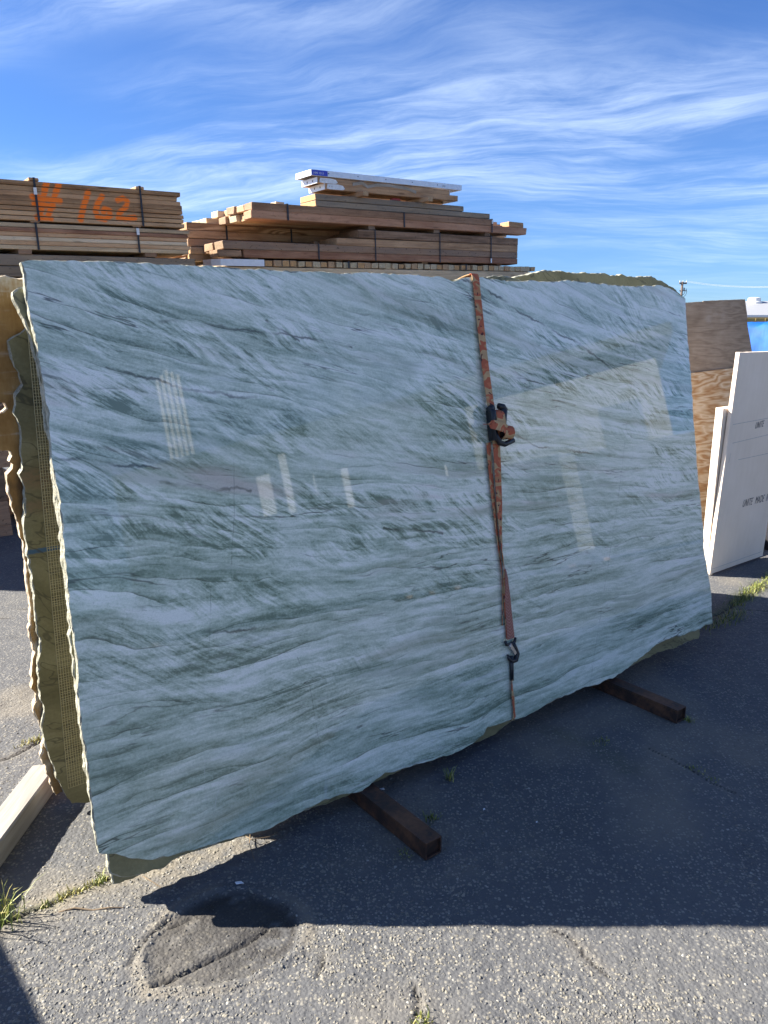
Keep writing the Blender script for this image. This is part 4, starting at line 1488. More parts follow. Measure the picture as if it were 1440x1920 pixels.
# beams under the crosswise boards, then a base stack to the ground
bb = empty('timber_bundle', MG, 'heavy beams under the crosswise board ends, down to the ground', 'lumber')
lvl = list(np.linspace(0.10, zB0 - 0.002, 13))
for i in range(12):
    for j in range(3):
        board(bb, (sa - 0.05 + random.uniform(-0.04, 0.04), 0.01 + j * 0.27, lvl[i] + 0.002), (sb - 0.06 + random.uniform(-0.05, 0.05), 0.01 + (j + 1) * 0.27 - 0.01, lvl[i + 1] - 0.002), W_PALE if i == 11 else pick(W_TAN, W_BROWN, W_GRAY), 'beam', 0.006, 0.003)
for s in (sa + 0.3, (sa + sb) / 2, sb - 0.4):
    board(bb, (s - 0.09, 0.03, -0.12), (s + 0.09, 0.80, lvl[0] - 0.001), W_DARK, 'bearer', 0.006)
# rear bundle stands on its own stack
rb = empty('timber_bundle', MG, 'stack of beams carrying the boldly grained bundle, hidden low behind', 'lumber')
lv = list(np.linspace(-0.10, zG[4] - 0.003, 11))
for i in range(10):
    for j in range(2):
        board(rb, (sG + 0.03, 0.84 + j * 0.36, lv[i] + 0.002), (PM.sz(600, 470, QG)[0], 0.84 + (j + 1) * 0.36 - 0.01, lv[i + 1] - 0.002), pick(W_BROWN, W_GRAY), 'beam', 0.006)

# ---- grey beams and metal-ended planks on top
zK = a_[1]
aK = PM.sz(595, 362)
bK = PM.sz(595, 374)
cK = PM.sz(595, 386)
for k, (zt_, zb_, xr, lab) in enumerate(((aK[1], bK[1], 873, 'weathered grey beam on top of the pile, upper of two'), (bK[1], cK[1], 922, 'weathered grey beam on top of the pile, lower and longer of two'))):
    s0 = PM.sz(595, 375)[0]
    s1 = PM.sz(xr, 400)[0]
    o = board(None, (0, 0, 0), (s1 - s0, 0.30, max(zt_ - zb_ - 0.003, 0.03)), W_GRAY, 'timber_beam', 0.005, 0.003)
    zc = (zt_ + zb_) / 2
    o.matrix_world = MG @ Matrix.Translation(((s0 + s1) / 2, 0.03 + 0.15, zc))
    tag(o, lab, 'timber', 'grey beams on the top of the pile')
KZ = cK[1]
# packing between the jutting layer and the grey beams
if KZ - zK > 0.006:
    for px in (620, 860):
        s = PM.sz(px, 390)[0]
        board(tl_, (s - 0.04, 0.04, zK + 0.001), (s + 0.04, 0.30, KZ - 0.001), W_DARK, 'spacer')


def plank(x0, yt, yb, x1, depth, q, side_mat, label, sticker=None, low=False):
    s0, zt_ = PM.sz(x0, yt, q)
    zb_ = PM.sz(x0, yb, q)[1]
    s1 = PM.sz(x1, yt + (x1 - x0) * 0.09, q)[0]
    o = empty('scaffold_plank', MG @ Matrix.Translation((s0, q, zb_)), label, 'plank', 'metal-ended planks on the pile')
    L, H = s1 - s0, zt_ - zb_
    o.rotation_euler.rotate_axis('Y', 0.0)
    if side_mat is M_ALU:
        MB().box((0.0, 0, 0), (L, 0.006, H), 0.0015).build('front_rail', M_ALU, o)
        MB().box((0.0, depth - 0.006, 0), (L, depth, H), 0.0015).build('rear_rail', M_ALU, o)
        MB().box((0.004, 0.0065, H - 0.012), (L - 0.004, depth - 0.0065, H - 0.002)).build('deck', M_ALU, o)
        for k in range(5):
            s = L * (0.10 + 0.18 * k)
            MB().tube([(s, -0.0008, H * 0.55), (s, 0.0004, H * 0.55)], 0.006, 10).build('rivet_hole', M_ALUD, o)
    else:
        board(o, (0.006, 0.002, 0.001), (L, 0.042, H - 0.001), side_mat, 'front_rail', 0.003, 0.002)
        board(o, (0.006, depth - 0.042, 0.001), (L, depth, H - 0.001), side_mat, 'rear_rail', 0.003, 0.002)
        board(o, (0.01, 0.043, H - 0.016), (L - 0.01, depth - 0.043, H - 0.003), W_BROWN, 'deck', 0.002, 0.001)
    e = MB().box((-0.006, -0.001, 0.0), (-0.0005, depth + 0.001, H), 0.001).build('end_plate', M_ALU, o)
    for f in (0.25, 0.6):
        MB().box((-0.0075, depth * f, H * 0.35), (-0.0058, depth * f + 0.012, H * 0.65)).build('bolt_slot', M_ALUD, e)
    MB().box((L + 0.0005, 0.0, 0.0), (L + 0.006, depth, H), 0.001).build('end_plate', M_ALU, o)
    return o, L, H


q0 = 0.04
p3, L3, H3 = plank(609, 343, 355, 858, 0.30, q0, W_TAN, 'wooden plank with metal end plates, lowest of the stacked planks')
p2, L2, H2 = plank(595, 331.5, 343, 843, 0.30, q0, W_TAN, 'wooden plank with torn white label, middle of the stacked planks')
p1, L1, H1 = plank(584, 317, 328.5, 865, 0.30, q0, M_ALU, 'bright silver metal plank topping the lumber pile')
stk = MB().box((0.005, -0.003, 0.004), (0.19, -0.0005, H1 - 0.004)).build('blue_sticker', M_BLUE, p1)
text_mesh('sticker_print', 'HPK 1013', H1 * 0.52, M_TAGW, Matrix.Translation((0.018, -0.0036, 0.016)) @ Matrix.Rotation(math.pi / 2, 4, 'X'), p1, 0.0002)
text_mesh('rail_print', '| 921', H1 * 0.45, M_INK, Matrix.Translation((L1 * 0.855, -0.0012, 0.016)) @ Matrix.Rotation(math.pi / 2, 4, 'X'), p1, 0.0002)
for p, H in ((p2, H2), (p3, H3)):
    lm = MB()
    pts2 = [(0.02, 0.010), (0.03, H - 0.006), (0.16, H - 0.004), (0.22, H - 0.012), (0.245, 0.02), (0.22, 0.006), (0.06, 0.005)]
    lm.add([(x, -0.003, z) for x, z in pts2] + [(x, -0.0012, z) for x, z in pts2], [tuple(range(7)), tuple(range(7, 14))[::-1]] + [(i + 7, (i + 1) % 7 + 7, (i + 1) % 7, i) for i in range(7)])
    lm.build('label_sticker', M_TAGW, p)
    text_mesh('label_print', 'IL  2 x', H * 0.26, M_INK, Matrix.Translation((0.05, -0.0034, H * 0.45)) @ Matrix.Rotation(math.pi / 2, 4, 'X'), p, 0.0002)
# loose strip of torn wrapping between planks 1 and 2
sw = [(0.36, 0.030), (0.46, 0.050), (0.52, 0.018), (0.62, 0.044), (0.78, 0.052), (0.95, 0.040), (1.08, 0.010)]
v, f = [], []
for i, (x, z) in enumerate(sw):
    v += [(x * L2 / 1.5, -0.012 - 0.01 * (i % 2), z * H2 / 0.055), (x * L2 / 1.5, -0.004, z * H2 / 0.055 - 0.028)]
for i in range(len(sw) - 1):
    f.append((i * 2, i * 2 + 1, i * 2 + 3, i * 2 + 2))
tw = mesh_obj('torn_wrapping', v, f, plain('torn_wrap', (0.34, 0.31, 0.27), 0.6), p2)
tw.modifiers.new('thick', 'SOLIDIFY').thickness = 0.002
# two blocks on which the planks lie, ends poking forward
for k, px in enumerate((683, 804)):
    s, z0_ = PM.sz(px, 371 if k == 0 else 381, -0.05)
    ztop = PM.sz(609, 355, q0)[1]
    o = board(None, (0, 0, 0), (0.50, 0.07, max(ztop - aK[1] - 0.002, 0.02)), W_TAN, 'wood_block', 0.003, 0.002)
    o.matrix_world = MG @ Matrix.Translation((s, 0.17, (ztop + aK[1]) / 2)) @ Matrix.Rotation(math.pi / 2, 4, 'Z')
    tag(o, ['wooden block poking out under the stacked planks, near their metal ends', 'wooden block poking out under the stacked planks, toward their far ends'][k], 'block', 'blocks under the stacked planks')
sR, zR = PM.sz(745, 375, 0.06)
o = MB().box((-0.06, 0, 0), (0.06, 0.05, 0.03), 0.008).build('plastic_wedge', M_RED)
o.matrix_world = MG @ Matrix.Translation((sR, 0.07, aK[1] + 0.001))
tag(o, 'small red plastic wedge between the stacked planks and the grey beam', 'wedge')

# ---- timber lying on the ground at the left
o = board(None, (0, 0, 0), (1.45, 0.088, 0.082), W_BEAM, 'timber_beam', 0.005, 0.004)
pR = onz(104, 1490)
o.matrix_world = Matrix.Translation((pR[0] - 0.046, pR[1] + 0.06 - 0.725, 0.045)) @ Matrix.Rotation(math.radians(90.5), 4, 'Z')
tag(o, 'silvery weathered timber lying on the sunlit asphalt by the slab foot', 'timber')

# ================================================================== WHITE BOARDS, PLYWOOD (right)
def m_white(n):
    c = n.coord('Object')
    x, y, z = n.sep(c)
    a_ = n.noise(c, 2.2, 4, 0.6)
    b_ = n.noise(n.vec(x * 30.0, y * 4.0, 0.0), 1.0, 4, 0.6)
    col = n.ramp(a_ * 0.7 + b_ * 0.3, [(0.3, (0.80, 0.67, 0.54)), (0.7, (0.93, 0.80, 0.67))])
    rs = n.noise(n.vec(x * 7.0, y * 1.2, 4.0), 1.0, 4, 0.6)
    col = n.mix((x - 0.62).step(0.0, 0.08) * rs.step(0.45, 0.65) * y.step(0.9, 1.3) * 0.7, col, (0.52, 0.27, 0.12))
    return {'Base Color': col, 'Roughness': 0.62}


M_WHITE = material('white_board', m_white)
LW = onz(1331, 1077, 0.012)
PW = Plane(LW, -4.0)
W1 = [PW.uv(*p) for p in ((1387, 661), (1331, 1077), (1430, 1042))]
tl_w, bl_w, br_w = W1
top_h = tl_w[1]
W1 = [tl_w, bl_w, br_w, (br_w[0] + (tl_w[0] - bl_w[0]) * 1.0, top_h)]
w1 = slab('white_panel', PW, W1, 0.026, M_WHITE, M_WHITE, 'tall white stone panel with stamped black print', 'panel', amp=0.0006, seed=50, rough_edge=0.15, step=0.03)
PW2 = PW.back(0.034)
a1, a2 = PW2.uv(1356, 766), PW2.uv(1325, 1066)
w2 = slab('white_panel', PW2, [a1, a2, (a2[0] + 0.62, a2[1]), (a1[0] + 0.62, a1[1])], 0.05, M_WHITE, M_WHITE, 'shorter white stone panel behind the printed one, edge in full sun', 'panel', amp=0.0006, seed=52, rough_edge=0.15, step=0.03)


def on_w(px, py):
    return PW.uv(px, py)


def place_text(txt, px0, px1, hgt):
    p, q = on_w(*px0), on_w(*px1)
    a_ = math.atan2(q[1] - p[1], q[0] - p[0])
    o = text_mesh('stamped_print', txt, hgt, M_INK, Matrix.Translation((p[0], p[1], 0.0012)) @ Matrix.Rotation(a_, 4, 'Z'), w1, 0.0003, spacing=1.12)
    for vv in o.data.vertices:
        vv.co.x = vv.co.x * 0.56 + vv.co.y * 0.18
    return o


place_text('UNITE', (1391, 951), (1440, 938), 0.075)
place_text('MADE', (1414.5, 944.7), (1440, 938), 0.075)
place_text('IN', (1435, 939.3), (1440, 938), 0.075)
place_text('UNITE', (1415, 804), (1440, 797), 0.062)
for p, q in (((1374, 796), (1440, 784)), ((1373, 831), (1440, 815)), ((1384, 862), (1440, 850)), ((1335, 1067), (1428, 1034)), ((1370, 850), (1366, 868))):
    p, q = on_w(*p), on_w(*q)
    d_ = Vector((q[0] - p[0], q[1] - p[1]))
    n_ = Vector((-d_.y, d_.x)).normalized() * 0.0016
    mesh_obj('pencil_line', [(p[0] - n_.x, p[1] - n_.y, 0.0012), (q[0] - n_.x, q[1] - n_.y, 0.0012), (q[0] + n_.x, q[1] + n_.y, 0.0012), (p[0] + n_.x, p[1] + n_.y, 0.0012)], [(0, 1, 2, 3)], M_INKL, w1)
# black rack behind the white panels
wr = empty('panel_rack', frame(LW - np.array([0, 0, 0.012]), DV, NB, (0, 0, 1)), 'black steel rack and bunk behind the white panels', 'rack')
MB().box((0.40, 0.115, 0.0), (0.93, 0.25, 0.10), 0.006).build('bunk', M_DARKSTEEL, wr)
for a_ in (0.30, 1.30):
    MB().tube([(a_, 0.18, 0.05), (a_, 0.02, 1.15)], 0.02, 8).build('upright', M_DARKSTEEL, wr)
MB().box((0.95, 0.06, 0.0), (1.8, 0.50, 0.62), 0.01).build('shade_block', plain('shade_block', (0.012, 0.012, 0.014), 0.6), wr)  # near-black block added in place of the shaded gap past the panels


def m_ply(gray):
    def fn(n):
        c = n.coord('Object')
        x, y, z = n.sep(c)
        wv = n.noise(n.vec(x * 1.5, y * 6.5, gray * 3.0), 1.0, 3.5, 0.55, 0.3)
        rings = ((wv * (9.0 if not gray else 8.0)).frac() - 0.5).abs() * 2.0
        g = n.noise(n.vec(x * 6.0, y * 130.0, 2.0), 1.0, 4, 0.65)
        bl_ = n.noise(c, 4.5, 5, 0.6)
        if gray:
            col = n.ramp(g * 0.45 + rings * 0.18 + bl_ * 0.4, [(0.3, (0.20, 0.150, 0.105)), (0.52, (0.31, 0.24, 0.175)), (0.75, (0.43, 0.35, 0.265))])
            wp = n.noise(n.vec(x * 7.0, y * 7.0, 5.0), 1.0, 5, 0.7)
            px_, py_ = PP.uv(1342, 600)
            near = ((x - px_) * (x - px_) + (y - py_) * (y - py_)).sqrt().step(0.17, 0.02)
            col = n.mix(near * wp.step(0.46, 0.62) * 0.6, col, (0.42, 0.37, 0.32))
        else:
            col = n.ramp(rings * 0.62 + g * 0.26 + bl_ * 0.12, [(0.22, (0.40, 0.22, 0.10)), (0.40, (0.50, 0.33, 0.18)), (0.60, (0.58, 0.43, 0.275)), (0.8, (0.66, 0.53, 0.37))])
            kn = n.voronoi(n.vec(x * 2.5, y * 5.0, 0.0), 1.0)
            col = n.mix(kn.step(0.07, 0.03), col, (0.06, 0.035, 0.02))
        return {'Base Color': col, 'Roughness': 0.78, 'Normal': n.bump(g, 0.25, 0.002), 'Specular IOR Level': 0.25}
    return fn


thp = math.radians(24)
PP = Plane(np.array([2.62, 6.05, 0.004]), 5.0, np.array([math.cos(thp), math.sin(thp), 0]), np.array([-math.sin(thp), math.cos(thp), 0]))
M_PLYG = material('plywood_weathered', m_ply(1))
M_PLYT = material('plywood_fresh', m_ply(0))
g0 = PP.uv(1412, 668)
g1 = PP.uv(1397, 561)
rb_ = (g0[0] + (g0[0] - g1[0]) / (g0[1] - g1[1]) * (0.0 - g0[1]), 0.01)
slab('plywood_sheet', PP, [PP.uv(1230, 571), PP.uv(1318, 565.5), PP.uv(1320, 564.2), g1, PP.uv(1401, 590), PP.uv(1402, 612), g0, rb_, (PP.uv(1230, 571)[0], 0.01)], 0.016, M_PLYG, M_PLYG,
     'grey weathered plywood sheet standing behind the white panels', 'plywood', amp=0.0012, seed=60, rough_edge=0.3, step=0.02)
PP2 = Plane(PP.o + PP.z * 0.020, 5.0, PP.x, PP.y * 0 + np.array([-math.sin(thp), math.cos(thp), 0]))
h0, h1 = PP2.uv(1240, 706), PP2.uv(1405, 686)
slab('plywood_sheet', PP2, [h0, h1, (h1[0] + 0.12, 0.01), (h0[0], 0.01)], 0.014, M_PLYT, M_PLYT,
     'fresh tan plywood sheet with bold grain in front of the grey sheet', 'plywood', amp=0.001, seed=61, rough_edge=0.3, step=0.02)
# post that the plywood leans on
o = MB().box((-0.045, -0.045, 0), (0.045, 0.045, 1.7), 0.004).build('wood_post', W_BROWN)
pp = PP.at((g1[0] + PP.uv(1290, 567)[0]) / 2, 0.0)
o.location = (float(pp[0]) - math.sin(thp) * 0.24, float(pp[1]) + math.cos(thp) * 0.24, 0)
tag(o, 'plain wooden post hidden behind the plywood sheets', 'post')

# ================================================================== BACKGROUND RIGHT
# blue tarp over a heap
def m_tarp(n):
    c = n.coord('Object')
    f = n.noise(c, 6, 4, 0.6)
    return {'Base Color': n.ramp(f, [(0.3, (0.006, 0.065, 0.30)), (0.7, (0.012, 0.11, 0.42))]), 'Roughness': 0.6, 'Specular IOR Level': 0.2}


M_TARP = material('blue_tarp', m_tarp)
tc_ = at(1470, 640, 10.2)
nx2, ny2 = 60, 50
tv, tf = [], []
for j in range(ny2):
    for i in range(nx2):
        u_, v_ = i / (nx2 - 1) * 2 - 1, j / (ny2 - 1) * 2 - 1
        x, y = u_ * 0.98, v_ * 0.9
        flat = max(abs(u_), abs(v_))
        z = 1.74 if flat < 0.72 else 1.74 - (flat - 0.72) / 0.28 * 1.3
        pk = math.hypot(u_ + 0.35, v_ + 0.55)
        z += 0.13 * math.exp(-(pk / 0.28) ** 2) if flat < 0.95 else 0
        an = math.atan2(v_ + 0.55, u_ + 0.35)
        z += 0.022 * math.sin(an * 17 + 3 * math.sin(an * 3)) * min(pk * 1.6, 1)
        if flat > 0.72:
            x *= 1 + (flat - 0.72) * 0.25
            y *= 1 + (flat - 0.72) * 0.25
            wv_ = 0.05 * math.sin((u_ if abs(v_) > abs(u_) else v_) * 13 + 2) * (flat - 0.72) / 0.28
            if abs(u_) > abs(v_):
                x += wv_
            else:
                y += wv_
        tv.append((x, y, z))
for j in range(ny2 - 1):
    for i in range(nx2 - 1):
        k = j * nx2 + i
        tf.append((k, k + 1, k + nx2 + 1, k + nx2))
tr_ = empty('tarp_heap', frame((float(tc_[0]), float(tc_[1]), 0), DV, NB, (0, 0, 1)), 'heap of goods covered by a creased bright blue tarpaulin', 'tarp')
ts = mesh_obj('tarpaulin', tv, tf, M_TARP, tr_, True)
ts.modifiers.new('thick', 'SOLIDIFY').thickness = 0.004
MB().box((-0.70, -0.62, 0), (0.70, 0.62, 1.66), 0.05).build('covered_load', W_BROWN, tr_)

# long low shed with a roof fan, and an ochre wall in front of it
M_SHEDW = plain('shed_wall', (0.42, 0.44, 0.46), 0.7)
M_ROOF = plain('shed_roof', (0.30, 0.31, 0.33), 0.55)
M_OCHRE = plain('ochre_wall', (0.33, 0.24, 0.085), 0.8)
M_VENT = plain('roof_fan_white', (0.72, 0.72, 0.71), 0.5)
T_ = 82
shed = empty('shed', Matrix.Identity(4), 'long pale grey shed with a low roof in the far background', 'building')
bx0 = at(1385, 600, T_)
zE = at(1400, 592, T_)[2]
zRg = at(1400, 574, T_ + 5)[2]
y0 = float(bx0[1])
x0, x1 = float(bx0[0]), float(bx0[0]) + 46
MB().box((x0, y0, -0.3), (x1, y0 + 14, zE)).build('wall', M_SHEDW, shed)
for k in range(24):
    MB().box((x0 + 0.3 + k * 1.9, y0 - 0.06, 0.6), (x0 + 0.42 + k * 1.9, y0 - 0.005, zE - 0.05)).build('wall_rib', M_SHEDW, shed)
hip = at(1398, 574, T_ + 6)
vv = [(x0 - 0.4, y0 - 0.6, zE + 0.003), (x1, y0 - 0.6, zE + 0.003), (x1, y0 + 7, zRg + 0.6), (x0 + 2.0, y0 + 7, zRg + 0.6), (x0 - 0.4, y0 + 14.6, zE + 0.003), (x1, y0 + 14.6, zE + 0.003)]
rf = mesh_obj('roof', vv, [(0, 1, 2, 3), (3, 2, 5, 4), (0, 3, 4), (0, 4, 5, 1)], M_ROOF, shed)
MB().box((x0 - 0.45, y0 - 0.72, zE - 0.15), (x1, y0 - 0.61, zE + 0.06)).build('gutter', M_VENT, rf)
fc = at(1413, 575, T_ + 6)
fan = empty('roof_fan', Matrix.Translation((float(fc[0]), float(fc[1]), float(fc[2]) - 0.5)), 'white round ventilator on the roof of the far shed', 'ventilator')
MB().tube([(0, 0, -0.3), (0, 0, 0.55)], 0.62, 20).build('base', M_VENT, fan)
MB().tube([(0, 0, 0.551), (0, 0, 0.62), (0, 0, 1.0), (0, 0, 1.05)], [0.78, 0.86, 0.86, 0.80], 20).build('drum', M_VENT, fan)
MB().tube([(0, 0, 1.051), (0, 0, 1.45), (0, 0, 1.52)], [0.70, 0.66, 0.5], 20).build('cap', M_VENT, fan)
ob = at(1380, 604, 60)
MB_ = MB().box((float(ob[0]), float(ob[1]), -0.2), (float(ob[0]) + 30, float(ob[1]) + 0.3, float(at(1400, 596, 60)[2])), 0.02).build('ochre_wall', M_OCHRE)
tag(MB_, 'ochre yellow boundary wall in front of the far shed', 'wall')
for k in range(40):
    MB().box((float(ob[0]) + k * 0.75, float(ob[1]) - 0.05, 0.0), (float(ob[0]) + k * 0.75 + 0.06, float(ob[1]) - 0.004, float(at(1400, 596, 60)[2]) - 0.05)).build('pilaster', M_OCHRE, MB_)

# utility pole with crossarm, lower bracket and wires
M_POLE = plain('pole_wood', (0.12, 0.09, 0.075), 0.9)
M_WIRE = plain('wire', (0.55, 0.55, 0.55), 0.35, 0.6)
TP = 105
pt = at(1279.6, 528, TP)
pole = empty('utility_pole', Matrix.Translation((float(pt[0]), float(pt[1]), 0)), 'wooden utility pole with one crossarm and looping cables, far behind the slabs', 'utility pole')
ph = float(pt[2])
MB().tube([(0, 0, -0.5), (0, 0, ph)], [0.20, 0.15], 10).build('post', M_POLE, pole, True)
ca = MB().box((-0.42 * TP / 105 - 0.0, -0.10, ph - 0.32), (0.60, 0.05, ph - 0.12), 0.01).build('crossarm', M_POLE, pole)
for x in (-0.36, 0.08, 0.54):
    MB().tube([(x, 0, ph - 0.12), (x, 0, ph + 0.12)], [0.05, 0.035], 8).build('insulator', M_VENT, ca, True)
zb_ = float(at(1280, 545, TP)[2])
MB().box((-0.36, -0.08, zb_ - 0.05), (0.66, 0.02, zb_ + 0.05), 0.01).build('lower_bracket', M_POLE, pole)
MB().tube([(0.60, 0, zb_ + 0.3), (0.70, 0, zb_ - 0.1), (0.62, 0, zb_ - 0.5), (0.40, 0, zb_ - 0.75), (0.12, 0, zb_ - 0.9)], 0.028, 6).build('cable_loop', M_POLE, pole, True)
MB().tube([(0.42, 0, zb_ + 0.32), (0.46, 0, zb_ - 0.1), (0.36, 0, zb_ - 0.42), (0.12, 0, zb_ - 0.6)], 0.028, 6).build('cable_loop', M_POLE, pole, True)
MB().tube([(0.30, 0, zb_ + 0.05), (0.30, 0, zb_ + 0.42)], 0.07, 8).build('fuse', M_POLE, pole, True)
for k, (dy, lab) in enumerate(((0.0, 'bright overhead wire running from the utility pole, upper'), (1.2, 'bright overhead wire running from the utility pole, lower'))):
    x_a = -0.36 if k else 0.54
    A_ = Vector((float(pt[0]) + x_a, float(pt[1]), ph + 0.10))
    e = at(1700, 512 + k * 5, 62)
    B_ = Vector((float(e[0]), float(e[1]), float(e[2])))
    pts = []
    for i in range(25):
        f = i / 24
        p = A_.lerp(B_, f)
        p.z -= 4 * f * (1 - f) * 0.9
        pts.append(p)
    tag(MB().tube(pts, 0.013, 6).build('overhead_wire', M_WIRE, None, True), lab, 'wire')
far_pole = empty('utility_pole', Matrix.Translation((B_.x, B_.y, 0)), 'utility pole outside the picture holding the other wire ends', 'utility pole')
MB().tube([(0, 0, -0.5), (0, 0, B_.z + 0.8)], [0.2, 0.15], 10).build('post', M_POLE, far_pole, True)

# ================================================================== LEFT BACKGROUND: bag on planks by the pile
bgp = at(-14, 936, 6.9)
bag_b = empty('plank_stack', frame((float(bgp[0]), float(bgp[1]), 0), DV, NB, (0, 0, 1)), 'low stack of planks carrying the printed bag', 'planks')
zb = float(bgp[2])
nl = max(int(zb / 0.12), 2)
for k in range(nl):
    board(bag_b, (-0.75, -0.02, k * zb / nl + 0.002), (0.42, 0.28, (k + 1) * zb / nl - 0.002), pick(W_BROWN, W_DARK), 'plank', 0.006)


def m_bag(n):
    c = n.coord('Object')
    f = n.noise(c, 14, 5, 0.6)
    return {'Base Color': n.ramp(f, [(0.35, (0.50, 0.52, 0.60)), (0.65, (0.72, 0.74, 0.78))]), 'Roughness': 0.45, 'Normal': n.bump(f, 0.5, 0.02)}


bag = empty('printed_bag', frame((float(bgp[0]), float(bgp[1]), zb), DV, NB, (0, 0, 1)), 'pale plastic bag with black script lettering beside the lumber pile', 'bag')
bv, bf = [], []
nb1, nb2 = 18, 14
for j in range(nb2):
    ph_ = math.pi * j / (nb2 - 1)
    for i in range(nb1):
        a_ = 2 * math.pi * i / nb1
        sx = math.copysign(abs(math.cos(a_)) ** 0.6, math.cos(a_)) * abs(math.sin(ph_)) ** 0.5
        sy = math.copysign(abs(math.sin(a_)) ** 0.6, math.sin(a_)) * abs(math.sin(ph_)) ** 0.5
        sz_ = -math.copysign(abs(math.cos(ph_)) ** 0.5, math.cos(ph_))
        bv.append((sx * 0.30 - 0.12, sy * 0.12 + 0.13, 0.14 + sz_ * 0.138 + 0.008 * math.sin(i * 2.1 + j)))
for j in range(nb2 - 1):
    for i in range(nb1):
        i2 = (i + 1) % nb1
        bf.append((j * nb1 + i, j * nb1 + i2, (j + 1) * nb1 + i2, (j + 1) * nb1 + i))
mesh_obj('sack', bv, bf, material('plastic_bag', m_bag), bag, True)
rx = Matrix.Rotation(math.pi / 2, 4, 'X')
text_mesh('script_print', 'fr', 0.15, M_INK, Matrix.Translation((-0.02, -0.004, 0.155)) @ rx, bag, 0.001, 0.35)
text_mesh('script_print', 'Jo', 0.15, M_INK, Matrix.Translation((-0.05, -0.006, 0.05)) @ rx, bag, 0.001, 0.35)

# ================================================================== THINGS OUTSIDE THE FRAME THAT SHADE OR MIRROR IN IT
# stack of crates whose shadow reaches the lower left corner
q1_, q2_ = onz(0, 1788), onz(66, 1922)
HS = 1.05
dsh = np.array([SH.x, SH.y, 0]) * HS
e0, e1v = q1_ - dsh, q2_ - dsh
dd = (e1v - e0) / np.linalg.norm(e1v - e0)
lf = np.array([-dd[1], dd[0], 0])
if lf[0] > 0:
    lf = -lf
crt = empty('crate_stack', frame(e0 - dd * 0.02 - lf * 0.045, dd, -lf, (0, 0, 1)), 'stacked wooden crates beside the yard, outside the picture', 'crates')
for lev in range(3):
    for k in range(6):
        zc0 = 0.05 + lev * 0.335
        board(crt, (0, -0.02, zc0 + k * 0.053), (1.3, 0.0, zc0 + k * 0.053 + 0.046), W_TAN, 'slat', 0.003, 0.002)
    board(crt, (0.02, -0.62, 0.0 + lev * 0.335), (1.28, -0.021, 0.335 * (lev + 1) - 0.003 + (0.048 if lev == 2 else 0)), W_BROWN, 'crate_body', 0.004)

# sunlit warehouse across the yard (mirrored in the polished face)
M_WH = plain('warehouse_wall', (0.36, 0.36, 0.33), 0.8, var=0.06, scale=1.5)
M_WHD = plain('roller_door', (0.34, 0.35, 0.34), 0.6)
M_GLASS = plain('dusty_glass', (0.22, 0.24, 0.25), 0.2)
wh = empty('warehouse', Matrix.Translation((15.0, 0, 0)), 'cream warehouse across the yard, outside the picture, mirrored in the slab', 'building')
MB().box((0, 0.5, -0.2), (10, 4.9, 4.1)).build('wall', M_WH, wh)
MB().box((-0.5, 0.2, 4.103), (10.5, 5.3, 4.35)).build('roof', plain('warehouse_roof', (0.06, 0.065, 0.07), 0.6), wh)
for (ya, yb, za, zb2) in ((0.9, 3.1, 0.0, 3.0),):
    dm = MB()
    for k in range(int((zb2 - za) / 0.18)):
        dm.box((-0.05, ya, za + k * 0.18 + 0.005), (-0.005, yb, za + k * 0.18 + 0.172))
    dm.build('roller_door', M_WHD, wh)
for (ya, yb) in ((3.5, 4.4),):
    w_o = MB().box((-0.03, ya, 2.0), (-0.003, yb, 3.0)).build('window', M_GLASS, wh)
    MB().box((-0.06, ya - 0.06, 1.92), (-0.031, yb + 0.06, 1.99)).build('sill', M_WH, w_o)
# dark slabs standing in front of the warehouse
for k, (y_, h_, w_) in enumerate(((3.9, 1.75, 1.9), (1.6, 1.9, 2.2), (0.0, 1.5, 0.7))):
    o = slab('stone_slab', Plane(np.array([10.2, y_, 0.06]), 7.0, np.array([0, -1.0, 0]), np.array([1.0, 0, 0])), [(-w_ / 2, 0), (w_ / 2, 0), (w_ / 2, h_), (-w_ / 2, h_ * 0.96)], 0.03,
             plain('dark_granite', (0.035, 0.042, 0.04), 0.35), M_EDGE, ['dark granite slab across the yard, outside the picture, before the window', 'dark granite slab across the yard, outside the picture, before the wide door',
                                                                          'dark granite slab across the yard, outside the picture, smallest of the row'][k], amp=0.004, seed=70 + k, step=0.03)
    MB().box((-w_ / 2 + 0.1, -0.061, -0.35), (-w_ / 2 + 0.2, -0.002, 0.15)).build('bearer', W_DARK, o)
    MB().box((w_ / 2 - 0.2, -0.061, -0.35), (w_ / 2 - 0.1, -0.002, 0.15)).build('bearer', W_DARK, o)
# pallets standing on end, mirrored as pale stripes
def mirror(px, py, xw):
    """where the view of the polished face at a photo pixel ends up on the plane x = xw"""
    p = onplane(px, py, PA.o, PA.z)
    r = ray(px, py)
    q = r - 2 * np.dot(r, PA.z) * PA.z
    return p + q * ((xw - p[0]) / q[0])


